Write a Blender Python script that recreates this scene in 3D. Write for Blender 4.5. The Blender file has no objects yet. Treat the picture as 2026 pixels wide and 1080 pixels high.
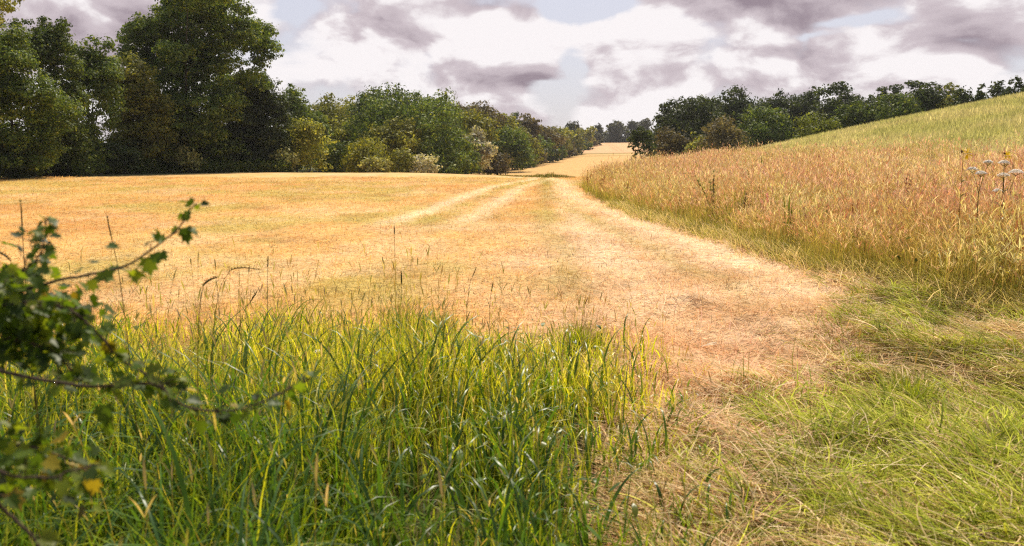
import bpy, math
import numpy as np

rng = np.random.default_rng(7)
sc = bpy.context.scene
COL = sc.collection

# ------------------------------------------------------------------ camera geometry
F, CX, CY = 1590.0, 1013.0, 540.0          # focal length and centre, in photo pixels
PITCH = math.atan(230.0 / F)
ZC = 1.55
CP, SP = math.cos(PITCH), math.sin(PITCH)

def P(px, py, Y):
    """world point seen at a photo pixel, at forward distance Y"""
    a = (px - CX) / F; b = (CY - py) / F
    dy = CP + b * SP; dz = b * CP - SP
    s = Y / dy
    return np.array([a * s, Y, ZC + dz * s])

def UV(px, py):
    a = (px - CX) / F; b = (CY - py) / F
    dy = CP + b * SP
    return a / dy, (b * CP - SP) / dy

# ------------------------------------------------------------------ noise + terrain
def _hash(ix, iy, seed):
    h = (ix.astype(np.int64) * 374761393 + iy.astype(np.int64) * 668265263 + seed * 1442695041) & 0x7fffffff
    h = ((h ^ (h >> 13)) * 1274126177) & 0x7fffffff
    h = (h ^ (h >> 16)) & 0xffff
    return h / 65535.0

def vnoise(x, y, seed=0):
    x = np.asarray(x, float); y = np.asarray(y, float)
    ix = np.floor(x); iy = np.floor(y); fx = x - ix; fy = y - iy
    fx = fx * fx * (3 - 2 * fx); fy = fy * fy * (3 - 2 * fy)
    a = _hash(ix, iy, seed); b = _hash(ix + 1, iy, seed)
    c = _hash(ix, iy + 1, seed); d = _hash(ix + 1, iy + 1, seed)
    return (a * (1 - fx) + b * fx) * (1 - fy) + (c * (1 - fx) + d * fx) * fy

def fbm(x, y, seed=0, oct=4):
    s = 0; a = .5; t = 0
    for k in range(oct):
        s = s + a * vnoise(x * 2 ** k, y * 2 ** k, seed + 17 * k); t += a; a *= .55
    return s / t

def sstep(a, b, x):
    t = np.clip((x - a) / (b - a), 0, 1)
    return t * t * (3 - 2 * t)

def lerp(a, b, t):
    return a + (b - a) * t

PY = np.array([-50, 60, 66, 80, 100, 150, 200, 250, 300, 350, 420, 500, 700, 1500.])
PZ = np.array([0, 0, -.12, -.95, -1.75, -2.05, -1.3, -.35, .9, 2.2, 6.0, 9.6, 12, 14.])
def terrain(X, Y):
    X = np.asarray(X, float); Y = np.asarray(Y, float)
    shift = 22 * sstep(6, -12, X) * (1 - sstep(120, 220, Y))
    Yq = Y - shift
    z = sum(np.interp(Yq + o, PY, PZ) for o in (-6, -3, 0, 3, 6)) / 5
    left = sstep(-22, -40, X) * (1 - sstep(140, 260, Y))
    z = z * (1 - .6 * left)
    sl = .075 * np.logaddexp(0, (X - 4.0) * 1.3) / 1.3 + .155 * np.logaddexp(0, (X - 14.0) * .6) / .6
    hill = 15 * np.tanh(sl / 15)
    g = 1 - .92 * sstep(58, 150, Y)
    near = sstep(2, 9, Y) * .8 + .2
    z = z + hill * g * near
    z = z + .10 * (fbm(X / 9, Y / 9, 3, 3) - .5) * sstep(4, 16, Y) + .05 * (fbm(X / 1.3, Y / 1.3, 5, 3) - .5) + .05 * (fbm(X / .4, Y / .4, 6, 2) - .5) * (1 - sstep(14, 24, Y))
    md = 1.7 * sstep(.5, 1.2, X) * (1 - sstep(8, 12, Y)) * sstep(0, 1.5, Y) * (1 - sstep(8, 12, X))
    z = z + .16 * md * (fbm(X * 1.05, Y * 1.05, 67, 2) - .5)
    return z

MEY = np.array([-6, 0, 5.5, 6.5, 7.8, 10, 14.7, 21, 30, 40, 46, 60, 80])
MEX = np.array([12, 8.5, 6.2, 5.5, 4.8, 4.25, 4.0, 3.5, 3.15, 3.45, 4.6, 8.2, 13.5])
def meadow_edge(Y):
    return np.interp(Y, MEY, MEX)
def crop_side(X, Y):
    """how far into the pale crop a point lies (metres); the crop fills the slope beyond a strip of meadow"""
    return X - 15.2 - .02 * (Y - 40) - 1.6 * (fbm(X / 3, Y / 3, 31, 3) - .5)
def grass_edge(Y):
    return np.interp(Y, [0, 2.5, 4, 5.5, 6.6, 8], [.35, .5, .62, .78, .85, .9])
def flat_far(X):
    return np.interp(X, [.3, 1, 2.0, 2.8, 3.4, 4.2, 7], [3.6, 4.4, 5.3, 6.5, 8.2, 9.8, 11])

# ------------------------------------------------------------------ mesh helpers
def new_mesh(name, V, Fq, mat, col=None, parent=None, smooth=False, tris=None):
    V = np.asarray(V, np.float32); me = bpy.data.meshes.new(name)
    me.vertices.add(len(V)); me.vertices.foreach_set('co', V.ravel())
    idx = []; starts = []; n = 0
    if Fq is not None and len(Fq):
        Fq = np.asarray(Fq, np.int32); idx.append(Fq.ravel()); starts.append(np.arange(len(Fq)) * 4); n = len(Fq) * 4
    if tris is not None and len(tris):
        tris = np.asarray(tris, np.int32); idx.append(tris.ravel()); starts.append(n + np.arange(len(tris)) * 3)
    idx = np.concatenate(idx); starts = np.concatenate(starts)
    me.loops.add(len(idx)); me.loops.foreach_set('vertex_index', idx.astype(np.int32))
    me.polygons.add(len(starts)); me.polygons.foreach_set('loop_start', starts.astype(np.int32))
    if smooth: me.polygons.foreach_set('use_smooth', np.ones(len(starts), bool))
    me.update(calc_edges=True)
    if col is not None:
        at = me.attributes.new('Col', 'FLOAT_COLOR', 'POINT')
        c = np.ones((len(V), 4), np.float32); c[:, :3] = col
        at.data.foreach_set('color', c.ravel())
    me.materials.append(mat)
    o = bpy.data.objects.new(name, me); COL.objects.link(o)
    if parent is not None: o.parent = parent
    return o

def empty(name, loc, label=None, cat=None, group=None):
    o = bpy.data.objects.new(name, None); COL.objects.link(o); o.location = [float(v) for v in loc]
    o.empty_display_size = .3
    tag(o, label, cat, group); return o

def tag(o, label=None, cat=None, group=None, kind=None):
    if label: o['label'] = label
    if cat: o['category'] = cat
    if group: o['group'] = group
    if kind: o['kind'] = kind
    return o

def tube(pts, rad, sides=6):
    pts = np.asarray(pts, float); n = len(pts); rad = np.broadcast_to(np.asarray(rad, float), (n,))
    t = np.gradient(pts, axis=0); t /= np.linalg.norm(t, axis=1)[:, None] + 1e-9
    ref = np.where(np.abs(t[:, 2:3]) > .9, np.array([[1., 0, 0]]), np.array([[0, 0, 1.]]))
    a = np.cross(t, ref); a /= np.linalg.norm(a, axis=1)[:, None] + 1e-9
    b = np.cross(t, a)
    ang = np.arange(sides) * 2 * math.pi / sides
    V = pts[:, None, :] + rad[:, None, None] * (a[:, None, :] * np.cos(ang)[None, :, None] + b[:, None, :] * np.sin(ang)[None, :, None])
    V = V.reshape(-1, 3)
    i = np.arange(n - 1)[:, None] * sides; j = np.arange(sides)[None, :]; k = (j + 1) % sides
    Fq = np.stack([i + j, i + k, i + sides + k, i + sides + j], -1).reshape(-1, 4)
    return V, Fq

def merge(parts):
    Vs, Fs, Cs, n = [], [], [], 0
    for p in parts:
        Vs.append(p[0]); Fs.append(p[1] + n); n += len(p[0])
        if len(p) > 2: Cs.append(p[2])
    return (np.concatenate(Vs), np.concatenate(Fs), np.concatenate(Cs) if Cs else None)

def curve(pts, n=24):
    """Catmull-Rom through points"""
    p = np.asarray(pts, float); p = np.vstack([2 * p[0] - p[1], p, 2 * p[-1] - p[-2]])
    m = len(p) - 3; s = np.linspace(0, m - 1e-6, n); i = s.astype(int); t = (s - i)[:, None]
    a, b, c, d = p[i], p[i + 1], p[i + 2], p[i + 3]
    return .5 * (2 * b + (c - a) * t + (2 * a - 5 * b + 4 * c - d) * t ** 2 + (3 * b - a - 3 * c + d) * t ** 3)

def blades(root, L, w, az, th0, th1, col, S=5, pw=1.6, prof='grass', tipcol=None, twist=.6, wob=0.0):
    """vectorised blades: each bends from th0 to th1 (radians from vertical) in direction az"""
    N = len(root); t = np.linspace(0, 1, S + 1)
    th = th0[:, None] + (th1 - th0)[:, None] * t[None, :] ** pw
    if wob: azs = az[:, None] + wob * rng.normal(size=N)[:, None] * t[None, :] ** 1.3
    else: azs = np.repeat(az[:, None], S + 1, 1)
    ds = (L / S)[:, None]
    dx = np.sin(th) * np.cos(azs) * ds; dy = np.sin(th) * np.sin(azs) * ds; dz = np.cos(th) * ds
    z0 = np.zeros((N, 1))
    cx = np.concatenate([z0, np.cumsum((dx[:, 1:] + dx[:, :-1]) / 2, 1)], 1)
    cy = np.concatenate([z0, np.cumsum((dy[:, 1:] + dy[:, :-1]) / 2, 1)], 1)
    cz = np.concatenate([z0, np.cumsum((dz[:, 1:] + dz[:, :-1]) / 2, 1)], 1)
    C = np.stack([cx, cy, cz], -1) + root[:, None, :]
    if prof == 'grass': W = (1 - t ** 2.2) * .85 + .15 * (1 - t)
    elif prof == 'stem': W = 1 - .6 * t
    elif prof == 'spindle': W = np.sin(math.pi * np.clip(t * .93 + .05, 0, 1)) ** .8
    W = W * 1.0
    if prof == 'grass': W[-1] = .04
    sa = azs + math.pi / 2 + (twist * rng.normal(size=N))[:, None]
    side = np.stack([np.cos(sa), np.sin(sa), .25 * np.sin(sa * 3)], -1)
    off = side * (w[:, None] * W[None, :] / 2)[..., None]
    V = np.stack([C - off, C + off], 2).reshape(-1, 3)
    base = (np.arange(N) * (S + 1) * 2)[:, None]; s = (np.arange(S) * 2)[None, :]
    q = base + s
    Fq = np.stack([q, q + 1, q + 3, q + 2], -1).reshape(-1, 4)
    if tipcol is None: tipcol = col
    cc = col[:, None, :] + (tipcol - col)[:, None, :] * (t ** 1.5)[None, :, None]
    Cc = np.repeat(cc[:, :, None, :], 2, 2).reshape(-1, 3)
    return (V, Fq, Cc), C[:, -1, :], th[:, -1], azs[:, -1]

def colmix(N, pal, wts, jit=.18):
    pal = np.array(pal, float); k = rng.choice(len(pal), N, p=np.array(wts) / np.sum(wts))
    k2 = rng.choice(len(pal), N, p=np.array(wts) / np.sum(wts)); f = (rng.random(N) * .45)[:, None]
    c = pal[k] * (1 - f) + pal[k2] * f
    return c * (1 + jit * rng.normal(size=(N, 1))).clip(.5, 1.6)

# ------------------------------------------------------------------ materials
def nt(m):
    m.use_nodes = True; t = m.node_tree; t.nodes.clear(); return t, t.nodes, t.links

def leafy_material(name, rough=.5, trans=.35, tboost=(1.25, 1.2, .6), spec=.35, tint=(1, 1, 1), noise=None):
    m = bpy.data.materials.new(name); t, N, L = nt(m)
    out = N.new('ShaderNodeOutputMaterial'); pr = N.new('ShaderNodeBsdfPrincipled'); tr = N.new('ShaderNodeBsdfTranslucent')
    mx = N.new('ShaderNodeMixShader'); at = N.new('ShaderNodeAttribute'); at.attribute_name = 'Col'
    mu = N.new('ShaderNodeMix'); mu.data_type = 'RGBA'; mu.blend_type = 'MULTIPLY'; mu.inputs[0].default_value = 1
    mu.inputs[7].default_value = (*tboost, 1)
    mu0 = N.new('ShaderNodeMix'); mu0.data_type = 'RGBA'; mu0.blend_type = 'MULTIPLY'; mu0.inputs[0].default_value = 1
    mu0.inputs[7].default_value = (*tint, 1)
    L.new(at.outputs['Color'], mu0.inputs[6])
    src = mu0.outputs[2]
    L.new(src, pr.inputs['Base Color']); L.new(src, mu.inputs[6]); L.new(mu.outputs[2], tr.inputs['Color'])
    pr.inputs['Roughness'].default_value = rough; pr.inputs['Specular IOR Level'].default_value = spec
    mx.inputs[0].default_value = trans
    L.new(pr.outputs[0], mx.inputs[1]); L.new(tr.outputs[0], mx.inputs[2]); L.new(mx.outputs[0], out.inputs[0])
    return m

def ground_material(name):
    m = bpy.data.materials.new(name); t, N, L = nt(m)
    out = N.new('ShaderNodeOutputMaterial'); pr = N.new('ShaderNodeBsdfPrincipled')
    at = N.new('ShaderNodeAttribute'); at.attribute_name = 'Col'
    tc = N.new('ShaderNodeTexCoord')
    def noise(scale, det, sx=1, sy=1):
        mp = N.new('ShaderNodeMapping'); mp.inputs['Scale'].default_value = (sx, sy, 1)
        L.new(tc.outputs['Object'], mp.inputs[0])
        n = N.new('ShaderNodeTexNoise'); n.inputs['Scale'].default_value = scale; n.inputs['Detail'].default_value = det
        n.inputs['Roughness'].default_value = .7
        L.new(mp.outputs[0], n.inputs[0]); return n.outputs[0]
    def math_(op, a, b):
        k = N.new('ShaderNodeMath'); k.operation = op
        for i, v in enumerate((a, b)):
            if isinstance(v, (int, float)): k.inputs[i].default_value = v
            else: L.new(v, k.inputs[i])
        return k.outputs[0]
    n1 = noise(9, 8, 1, .7); n2 = noise(1.1, 6, 1, .45); n3 = noise(40, 4, .6, 1)
    s = math_('ADD', math_('ADD', math_('MULTIPLY', n1, .9), math_('MULTIPLY', n2, .55)), math_('MULTIPLY', n3, .6))
    mr = N.new('ShaderNodeMapRange'); mr.inputs[1].default_value = .72; mr.inputs[2].default_value = 1.33
    mr.inputs[3].default_value = .32; mr.inputs[4].default_value = 1.6; L.new(s, mr.inputs[0])
    vm = N.new('ShaderNodeVectorMath'); vm.operation = 'SCALE'
    L.new(at.outputs['Color'], vm.inputs[0]); L.new(mr.outputs[0], vm.inputs[3])
    L.new(vm.outputs[0], pr.inputs['Base Color'])
    pr.inputs['Roughness'].default_value = .9; pr.inputs['Specular IOR Level'].default_value = .1
    bp = N.new('ShaderNodeBump'); bp.inputs['Strength'].default_value = .6; bp.inputs['Distance'].default_value = .05
    L.new(s, bp.inputs['Height']); L.new(bp.outputs[0], pr.inputs['Normal'])
    L.new(pr.outputs[0], out.inputs[0]); return m

def bark_material(name, c=(.06, .045, .03)):
    m = bpy.data.materials.new(name); t, N, L = nt(m)
    out = N.new('ShaderNodeOutputMaterial'); pr = N.new('ShaderNodeBsdfPrincipled')
    tc = N.new('ShaderNodeTexCoord'); n = N.new('ShaderNodeTexNoise'); n.inputs['Scale'].default_value = 12; n.inputs['Detail'].default_value = 6
    mp = N.new('ShaderNodeMapping'); mp.inputs['Scale'].default_value = (1, 1, .25)
    L.new(tc.outputs['Object'], mp.inputs[0]); L.new(mp.outputs[0], n.inputs[0])
    r = N.new('ShaderNodeValToRGB'); r.color_ramp.elements[0].color = (*[v * .5 for v in c], 1); r.color_ramp.elements[1].color = (*[v * 1.7 for v in c], 1)
    L.new(n.outputs[0], r.inputs[0]); L.new(r.outputs[0], pr.inputs['Base Color']); pr.inputs['Roughness'].default_value = .9
    bp = N.new('ShaderNodeBump'); bp.inputs['Strength'].default_value = .5; L.new(n.outputs[0], bp.inputs['Height']); L.new(bp.outputs[0], pr.inputs['Normal'])
    L.new(pr.outputs[0], out.inputs[0]); return m

M_GROUND = ground_material('field_soil_and_stubble')
M_GRASS = leafy_material('green_grass', rough=.36, trans=.48, spec=.36, tboost=(1.45, 1.3, .5))
M_STRAW = leafy_material('dry_straw', rough=.75, trans=.32, tboost=(1.15, 1.05, .75), spec=.08)
M_MEADOW = leafy_material('meadow_grass', rough=.8, trans=.45, tboost=(1.25, 1.12, .8), spec=.08)
M_CROWN = leafy_material('tree_leaves', rough=.6, trans=.34, spec=.16, tboost=(1.5, 1.4, .6))
M_SHRUB = leafy_material('shrub_leaves', rough=.45, trans=.52, tboost=(1.7, 1.6, .45), spec=.3)
M_PETAL = leafy_material('flower_petals', rough=.6, trans=.3, tboost=(1, 1, 1), spec=.2)
M_BARK = bark_material('bark', (.035, .028, .02))
M_TWIG = bark_material('twig_bark', (.055, .030, .018))

# ------------------------------------------------------------------ ground sheet
def axis(lo, hi, n, c, k):
    a = math.asinh((lo - c) / k); b = math.asinh((hi - c) / k)
    return c + k * np.sinh(np.linspace(a, b, n))
gx = axis(-700, 700, 620, .8, 3.2); gy = axis(-150, 1100, 760, 5, 4.5)
GX, GY = np.meshgrid(gx, gy)
GZ = terrain(GX, GY)
X, Y = GX.ravel(), GY.ravel()
def C3(*c): return np.array(c, float)[None, :]
T1 = [(-2.9, 19), (-2.6, 23), (-2.06, 29), (-.88, 42.5), (1.3, 55), (2.2, 66)]
T2 = [(-1.2, 19), (-.75, 24), (-.25, 31), (.75, 43), (2.5, 55), (3, 66)]
T3 = [(1.45, 9), (1.5, 14), (1.55, 20), (1.75, 28), (2.4, 42), (3, 60)]
T4 = [(3.5, 9), (3.4, 12), (3.2, 16), (2.8, 22), (2.5, 30), (2.85, 42), (3.3, 55)]
def track(X, Y, pts, w):
    p = np.array(pts); xc = np.interp(Y, p[:, 1], p[:, 0])
    d = np.abs(X - xc + .5 * (fbm(X * 1.2, Y * .6, 8, 3) - .5)); inr = sstep(p[0, 1] - 3, p[0, 1] + 2, Y) * (1 - sstep(p[-1, 1] - 2, p[-1, 1] + 4, Y))
    return (np.exp(-(d / w) ** 2) * inr)[:, None]
def mown_colour(X, Y):
    c = lerp(C3(.67, .405, .145), C3(.72, .475, .19), sstep(.3, .7, fbm(X / 3, Y / 6, 11))[:, None])
    gp = sstep(.47, .62, fbm(X / 3.0 + 2, Y / 5.0, 21, 4))[:, None] * (1 - .6 * sstep(40, 70, Y))[:, None]
    c = lerp(c, C3(.50, .41, .11), gp * .65)
    rust = sstep(.52, .68, fbm(X / 1.5, Y / 2.2, 24, 4))[:, None]
    c = lerp(c, C3(.46, .22, .09), rust * .32)
    paleb = sstep(.50, .66, fbm(X / 2.0 + 7, Y / 3.0, 27, 4))[:, None]
    c = lerp(c, C3(.76, .55, .31), paleb * .5)
    path = (sstep(-1.6, 1.8, X + 1.4 * (fbm(X * .8, Y * .5, 33, 3) - .5)) * (1 - sstep(10, 24, Y - 2 * X)))[:, None]      # pinkish worn straw by the gap
    c = lerp(c, lerp(C3(.77, .55, .36), C3(.65, .42, .24), sstep(.4, .6, fbm(X * .9, Y * 1.6, 29, 4))[:, None]), path * .88)
    for T, w, a in ((T1, .34, .85), (T2, .38, .7), (T3, .34, .5), (T4, .40, .75)):
        c = lerp(c, C3(.84, .66, .44), track(X, Y, T, w) * a)
    for T, dx in ((T4, -.95), (T1, .75), (T3, -.7)):
        c = lerp(c, C3(.38, .35, .08), track(X, Y, [(x + dx, y) for x, y in T], .26) * .32)
    return c
mown = mown_colour(X, Y) * .92
# far fields beyond the dip
farf = lerp(C3(.63, .375, .14), C3(.55, .34, .125), fbm(X / 20, Y / 60, 9, 3)[:, None])
farf = lerp(farf, C3(.64, .375, .19), sstep(352, 362, Y)[:, None])
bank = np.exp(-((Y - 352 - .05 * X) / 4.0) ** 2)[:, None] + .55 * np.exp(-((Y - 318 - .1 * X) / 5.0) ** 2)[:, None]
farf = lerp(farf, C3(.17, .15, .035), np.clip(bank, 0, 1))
for tx in (50, 52.2):
    farf = lerp(farf, C3(.36, .24, .11), (np.exp(-((X - tx - .06 * (Y - 400)) / .35) ** 2) * sstep(360, 380, Y))[:, None] * .8)
col = lerp(mown, farf, sstep(95, 125, Y)[:, None])
# meadow, crop, grass and flattened floor
me_m = (sstep(-.25, .35, X - meadow_edge(Y) + .5 * (fbm(X, Y, 41, 3) - .5)) * (1 - sstep(84, 95, Y)))[:, None]
col = lerp(col, C3(.30, .23, .08), me_m)
cr = (sstep(-.8, .8, crop_side(X, Y)) * (1 - sstep(105, 130, Y)) * sstep(-30, 0, Y))[:, None]
cropc = lerp(C3(.46, .42, .20), C3(.38, .37, .15), fbm(X / 5, Y / 5, 51)[:, None])
col = lerp(col, cropc, cr)
fl = (sstep(.0, .5, X - grass_edge(Y)) * sstep(.3, -.6, Y - flat_far(X) + .8 * (fbm(X * 1.5, Y * 1.5, 61, 3) - .5)) * (1 - me_m[:, 0]))[:, None]
col = lerp(col, lerp(C3(.36, .25, .11), C3(.20, .18, .04), sstep(.42, .6, fbm(X * .9, Y * .9, 63, 3))[:, None]), fl * .9)
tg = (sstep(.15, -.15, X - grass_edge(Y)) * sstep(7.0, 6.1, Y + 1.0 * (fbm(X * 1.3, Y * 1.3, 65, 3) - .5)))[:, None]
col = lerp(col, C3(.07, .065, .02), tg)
wood = sstep(-3.5, .5, -(X + np.interp(Y, [0, 50, 65, 85, 100, 140, 180, 260, 450, 600], [48, 38, 33, 27.5, 24, 16, 8, -6, -42, -60])))[:, None] * sstep(25, 45, Y)[:, None]  # floor under the trees; its widened field margin paints in the hedge shadow
col = lerp(col, C3(.07, .075, .025), wood)  # wood floor plus the painted hedge shadow along its field margin
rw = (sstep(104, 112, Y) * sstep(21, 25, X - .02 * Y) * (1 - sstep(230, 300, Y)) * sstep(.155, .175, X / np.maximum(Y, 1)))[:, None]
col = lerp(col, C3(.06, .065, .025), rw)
col = lerp(col, C3(.06, .07, .03), sstep(490, 505, Y)[:, None])
ny, nx = len(gy), len(gx)
i = np.arange(ny - 1)[:, None] * nx; j = np.arange(nx - 1)[None, :]
GF = np.stack([i + j, i + j + 1, i + nx + j + 1, i + nx + j], -1).reshape(-1, 4)
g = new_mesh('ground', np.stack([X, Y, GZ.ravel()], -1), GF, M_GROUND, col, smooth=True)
tag(g, kind='structure')

# ------------------------------------------------------------------ grasses
def scatter(n, umin, umax, y0, y1, pw=1.0):
    """points in the wedge in front; pw<1 keeps more of them near"""
    a = rng.random(n)
    Ys = (y0 ** (2 * pw) + a * (y1 ** (2 * pw) - y0 ** (2 * pw))) ** (1 / (2 * pw))
    us = umin + (umax - umin) * rng.random(n)
    return us * Ys, Ys

def on_ground(x, y, dz=0.0):
    return np.stack([x, y, terrain(x, y) + dz], -1)

U = lambda n, a, b: a + (b - a) * rng.random(n)

# --- tall green grass in the left foreground
def tall_grass():
    parts = []
    n = 60000
    x = U(n, -6.4, 1.5); y = 1.15 + 6.6 * rng.random(n) ** .9
    edge = grass_edge(y) + .7 * (fbm(x * 1.3, y * 1.3, 71, 3) - .5)
    far = 6.7 + 2.4 * (fbm(x * 1.1, y * .3, 73, 3) - .5)
    keep = (rng.random(n) < sstep(edge + .7, edge - .7, x)) & (rng.random(n) < sstep(far + 1.1, far - 2.0, y)) & (np.abs(x) < y * .85 + 1.2) & ~((np.abs(x) < .35) & (y < 1.45))
    clump = fbm(x * 2.2, y * 2.2, 75, 3)
    keep &= rng.random(n) < .22 + 1.3 * sstep(.3, .7, clump) + .5 * (y < 3)
    x, y = x[keep], y[keep]; n = len(x)
    c = fbm(x * 2.2, y * 2.2, 75, 3)
    ed = np.minimum((far[keep] + .5 - y) / 3.0, (edge[keep] + .35 - x) / 1.5).clip(0, 1)
    h = (.13 + .40 * ed ** .7) * (.55 + .95 * c) * U(n, .45, 1.25)
    w = U(n, .0048, .0115) * (1 + .15 * (y > 4.5))
    az = U(n, 0, 2 * math.pi); th0 = np.abs(rng.normal(0, .16, n)); droop = rng.random(n)
    th1 = np.where(droop < .30, U(n, .25, .8), U(n, .9, 2.6))
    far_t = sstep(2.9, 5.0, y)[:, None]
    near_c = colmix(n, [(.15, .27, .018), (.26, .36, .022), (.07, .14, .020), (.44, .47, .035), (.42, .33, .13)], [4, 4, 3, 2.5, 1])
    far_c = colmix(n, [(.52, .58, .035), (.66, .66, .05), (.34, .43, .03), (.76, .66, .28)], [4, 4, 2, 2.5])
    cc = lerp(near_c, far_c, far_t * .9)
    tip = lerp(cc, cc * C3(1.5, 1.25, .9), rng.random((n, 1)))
    parts.append(blades(on_ground(x, y, -.01), h, w, az, th0, th1, cc, S=6, tipcol=tip, wob=.35)[0])
    # broad arching leaves
    k = rng.random(n) < .34 - .2 * sstep(3.5, 5.5, y)
    x2, y2 = x[k], y[k]; m = len(x2); hb = h[k]
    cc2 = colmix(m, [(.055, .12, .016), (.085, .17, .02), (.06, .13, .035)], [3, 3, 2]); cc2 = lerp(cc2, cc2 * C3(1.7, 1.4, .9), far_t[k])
    parts.append(blades(on_ground(x2, y2), hb * U(m, 1.0, 1.35), U(m, .011, .021), U(m, 0, 6.28), np.abs(rng.normal(0, .12, m)), U(m, 1.3, 2.8), cc2, S=8, pw=2.2, twist=.4, wob=.3)[0])
    # dry leaves and thin flowering stems
    k = rng.random(n) < .05 + .06 * sstep(3, 5, y)
    x3, y3 = x[k], y[k]; m = len(x3)
    cc3 = colmix(m, [(.36, .27, .11), (.28, .22, .06), (.18, .15, .04)], [2, 2, 2])
    st, tip3, th3, az3 = blades(on_ground(x3, y3), h[k] * U(m, 1.05, 1.55), np.full(m, .003), U(m, 0, 6.28), np.abs(rng.normal(0, .1, m)), U(m, .1, .7), cc3, S=5, prof='stem')
    parts.append(st)
    hc = colmix(m, [(.52, .40, .22), (.40, .32, .12), (.28, .28, .06), (.5, .36, .25)], [2, 2, 2, 1])
    for a in (0, 1.6):
        parts.append(blades(tip3, U(m, .04, .09), U(m, .004, .009), az3 + a, th3 * .9, th3 + .35, hc, S=4, prof='spindle', twist=.1)[0])
    # broad low weeds leaves
    m = 700
    x4 = U(m, -4, .7); y4 = U(m, 1.4, 6.2); k = x4 < grass_edge(y4) - .05; x4, y4 = x4[k], y4[k]; m = len(x4)
    cc4 = colmix(m, [(.10, .18, .02), (.19, .23, .025), (.07, .13, .02)], [2, 1, 2])
    rt = on_ground(x4, y4); rt[:, 2] += U(m, .08, .34)
    parts.append(blades(rt, U(m, .04, .09), U(m, .018, .034), U(m, 0, 6.28), U(m, .5, 1.2), U(m, 1.2, 2.2), cc4, S=4, prof='spindle')[0])
    V, Fq, Cc = merge(parts)
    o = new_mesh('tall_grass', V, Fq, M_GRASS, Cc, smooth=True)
    tag(o, 'tall lush green grass filling the left foreground beside the mown field', 'grass', kind='stuff')
tall_grass()

# --- flattened hay and grass at right foreground
def flattened_grass():
    parts = []
    nc = 6200
    cx, cy = scatter(nc, .02, 1.5, 1.0, 11.5, .62)
    keep = (cx > grass_edge(cy) - .05) & (cy < flat_far(cx) + .4 * rng.normal(size=nc)) & (cx < meadow_edge(cy) + .6)
    cx, cy = cx[keep], cy[keep]; nc = len(cx)
    big = sstep(.44, .56, fbm(cx * .75 + 3, cy * .75, 64, 3)); fine = fbm(cx * 2.1, cy * 2.1, 66, 3)
    strawy = sstep(4.8, 7.5, cy) * .45 + sstep(1.25, .55, cx - grass_edge(cy) + .5 * (fbm(cx * 1.2, cy * 1.2, 68, 2) - .5)) * .9 * sstep(7, 5, cy)
    pg = (.14 + .85 * big - strawy).clip(.04, .9)
    kind = (rng.random(nc) < pg)
    caz = 3.1 + 2.6 * (fbm(cx * .5, cy * .5, 81, 2) - .5) * 2 + rng.normal(0, .95, nc)
    lift = np.where(kind, U(nc, .0, .55), U(nc, -.05, .12))
    tone = rng.normal(1, .25, nc).clip(.55, 1.5)
    per = 26
    ci = np.repeat(np.arange(nc), per); n = len(ci)
    rad = U(nc, .07, .20)[ci] * np.sqrt(rng.random(n)); a = U(n, 0, 6.28)
    x = cx[ci] + np.cos(a) * rad; y = cy[ci] + np.sin(a) * rad
    isg = np.where(kind[ci], rng.random(n) < .82, rng.random(n) < .12)
    cg = colmix(n, [(.34, .39, .030), (.48, .50, .045), (.18, .24, .022), (.56, .52, .10)], [4, 3, 2.5, 1.5])
    cs = colmix(n, [(.68, .50, .26), (.80, .64, .38), (.46, .28, .13), (.52, .41, .14)], [3, 2, 3, 2])
    cc = np.where(isg[:, None], cg, cs) * tone[ci][:, None]
    az = caz[ci] + rng.normal(0, .33, n)
    th0 = (U(n, .95, 1.5) - lift[ci] * U(n, .8, 1.6)); th1 = U(n, 1.35, 2.0)
    L = np.where(isg, U(n, .12, .36), U(n, .08, .34)); w = U(n, .0032, .0080) * (1 + y / 13)
    rt = on_ground(x, y); rt[:, 2] += U(n, -.01, .03) + .05 * fine[ci]
    parts.append(blades(rt, L, w, az, th0, th1, cc, S=5, pw=.7, wob=.5)[0])
    # loose straws thrown over it all
    m = 10500; x2, y2 = scatter(m, .02, 1.5, 1.4, 11, .6); k = (x2 > grass_edge(y2) + .02) & (y2 < flat_far(x2) + .5) & (x2 < meadow_edge(y2) + .5); x2, y2 = x2[k], y2[k]; m = len(x2)
    rt = on_ground(x2, y2); rt[:, 2] += U(m, .03, .10)
    parts.append(blades(rt, U(m, .12, .5), U(m, .0022, .0045) * (1 + y2 / 11), U(m, 0, 6.28), U(m, 1.2, 1.6), U(m, 1.4, 1.9), colmix(m, [(.80, .65, .42), (.66, .50, .28), (.58, .52, .22)], [3, 2, 2]), S=4, wob=.4)[0])
    # upright blades
    k = rng.random(n) < .03 * (.3 + 1.5 * big[ci]); x2, y2 = x[k], y[k]; m = len(x2)
    parts.append(blades(on_ground(x2, y2), U(m, .10, .28), U(m, .003, .006) * (1 + y2 / 11), U(m, 0, 6.28), np.abs(rng.normal(0, .3, m)), U(m, .4, 1.6), colmix(m, [(.26, .32, .045), (.38, .38, .07)], [1, 1]), S=5)[0])
    V, Fq, Cc = merge(parts)
    o = new_mesh('flattened_grass', V, Fq, M_STRAW, Cc, smooth=True)
    tag(o, 'flattened cut grass lying in swathes at the right foreground', 'grass', kind='stuff')
flattened_grass()

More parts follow.
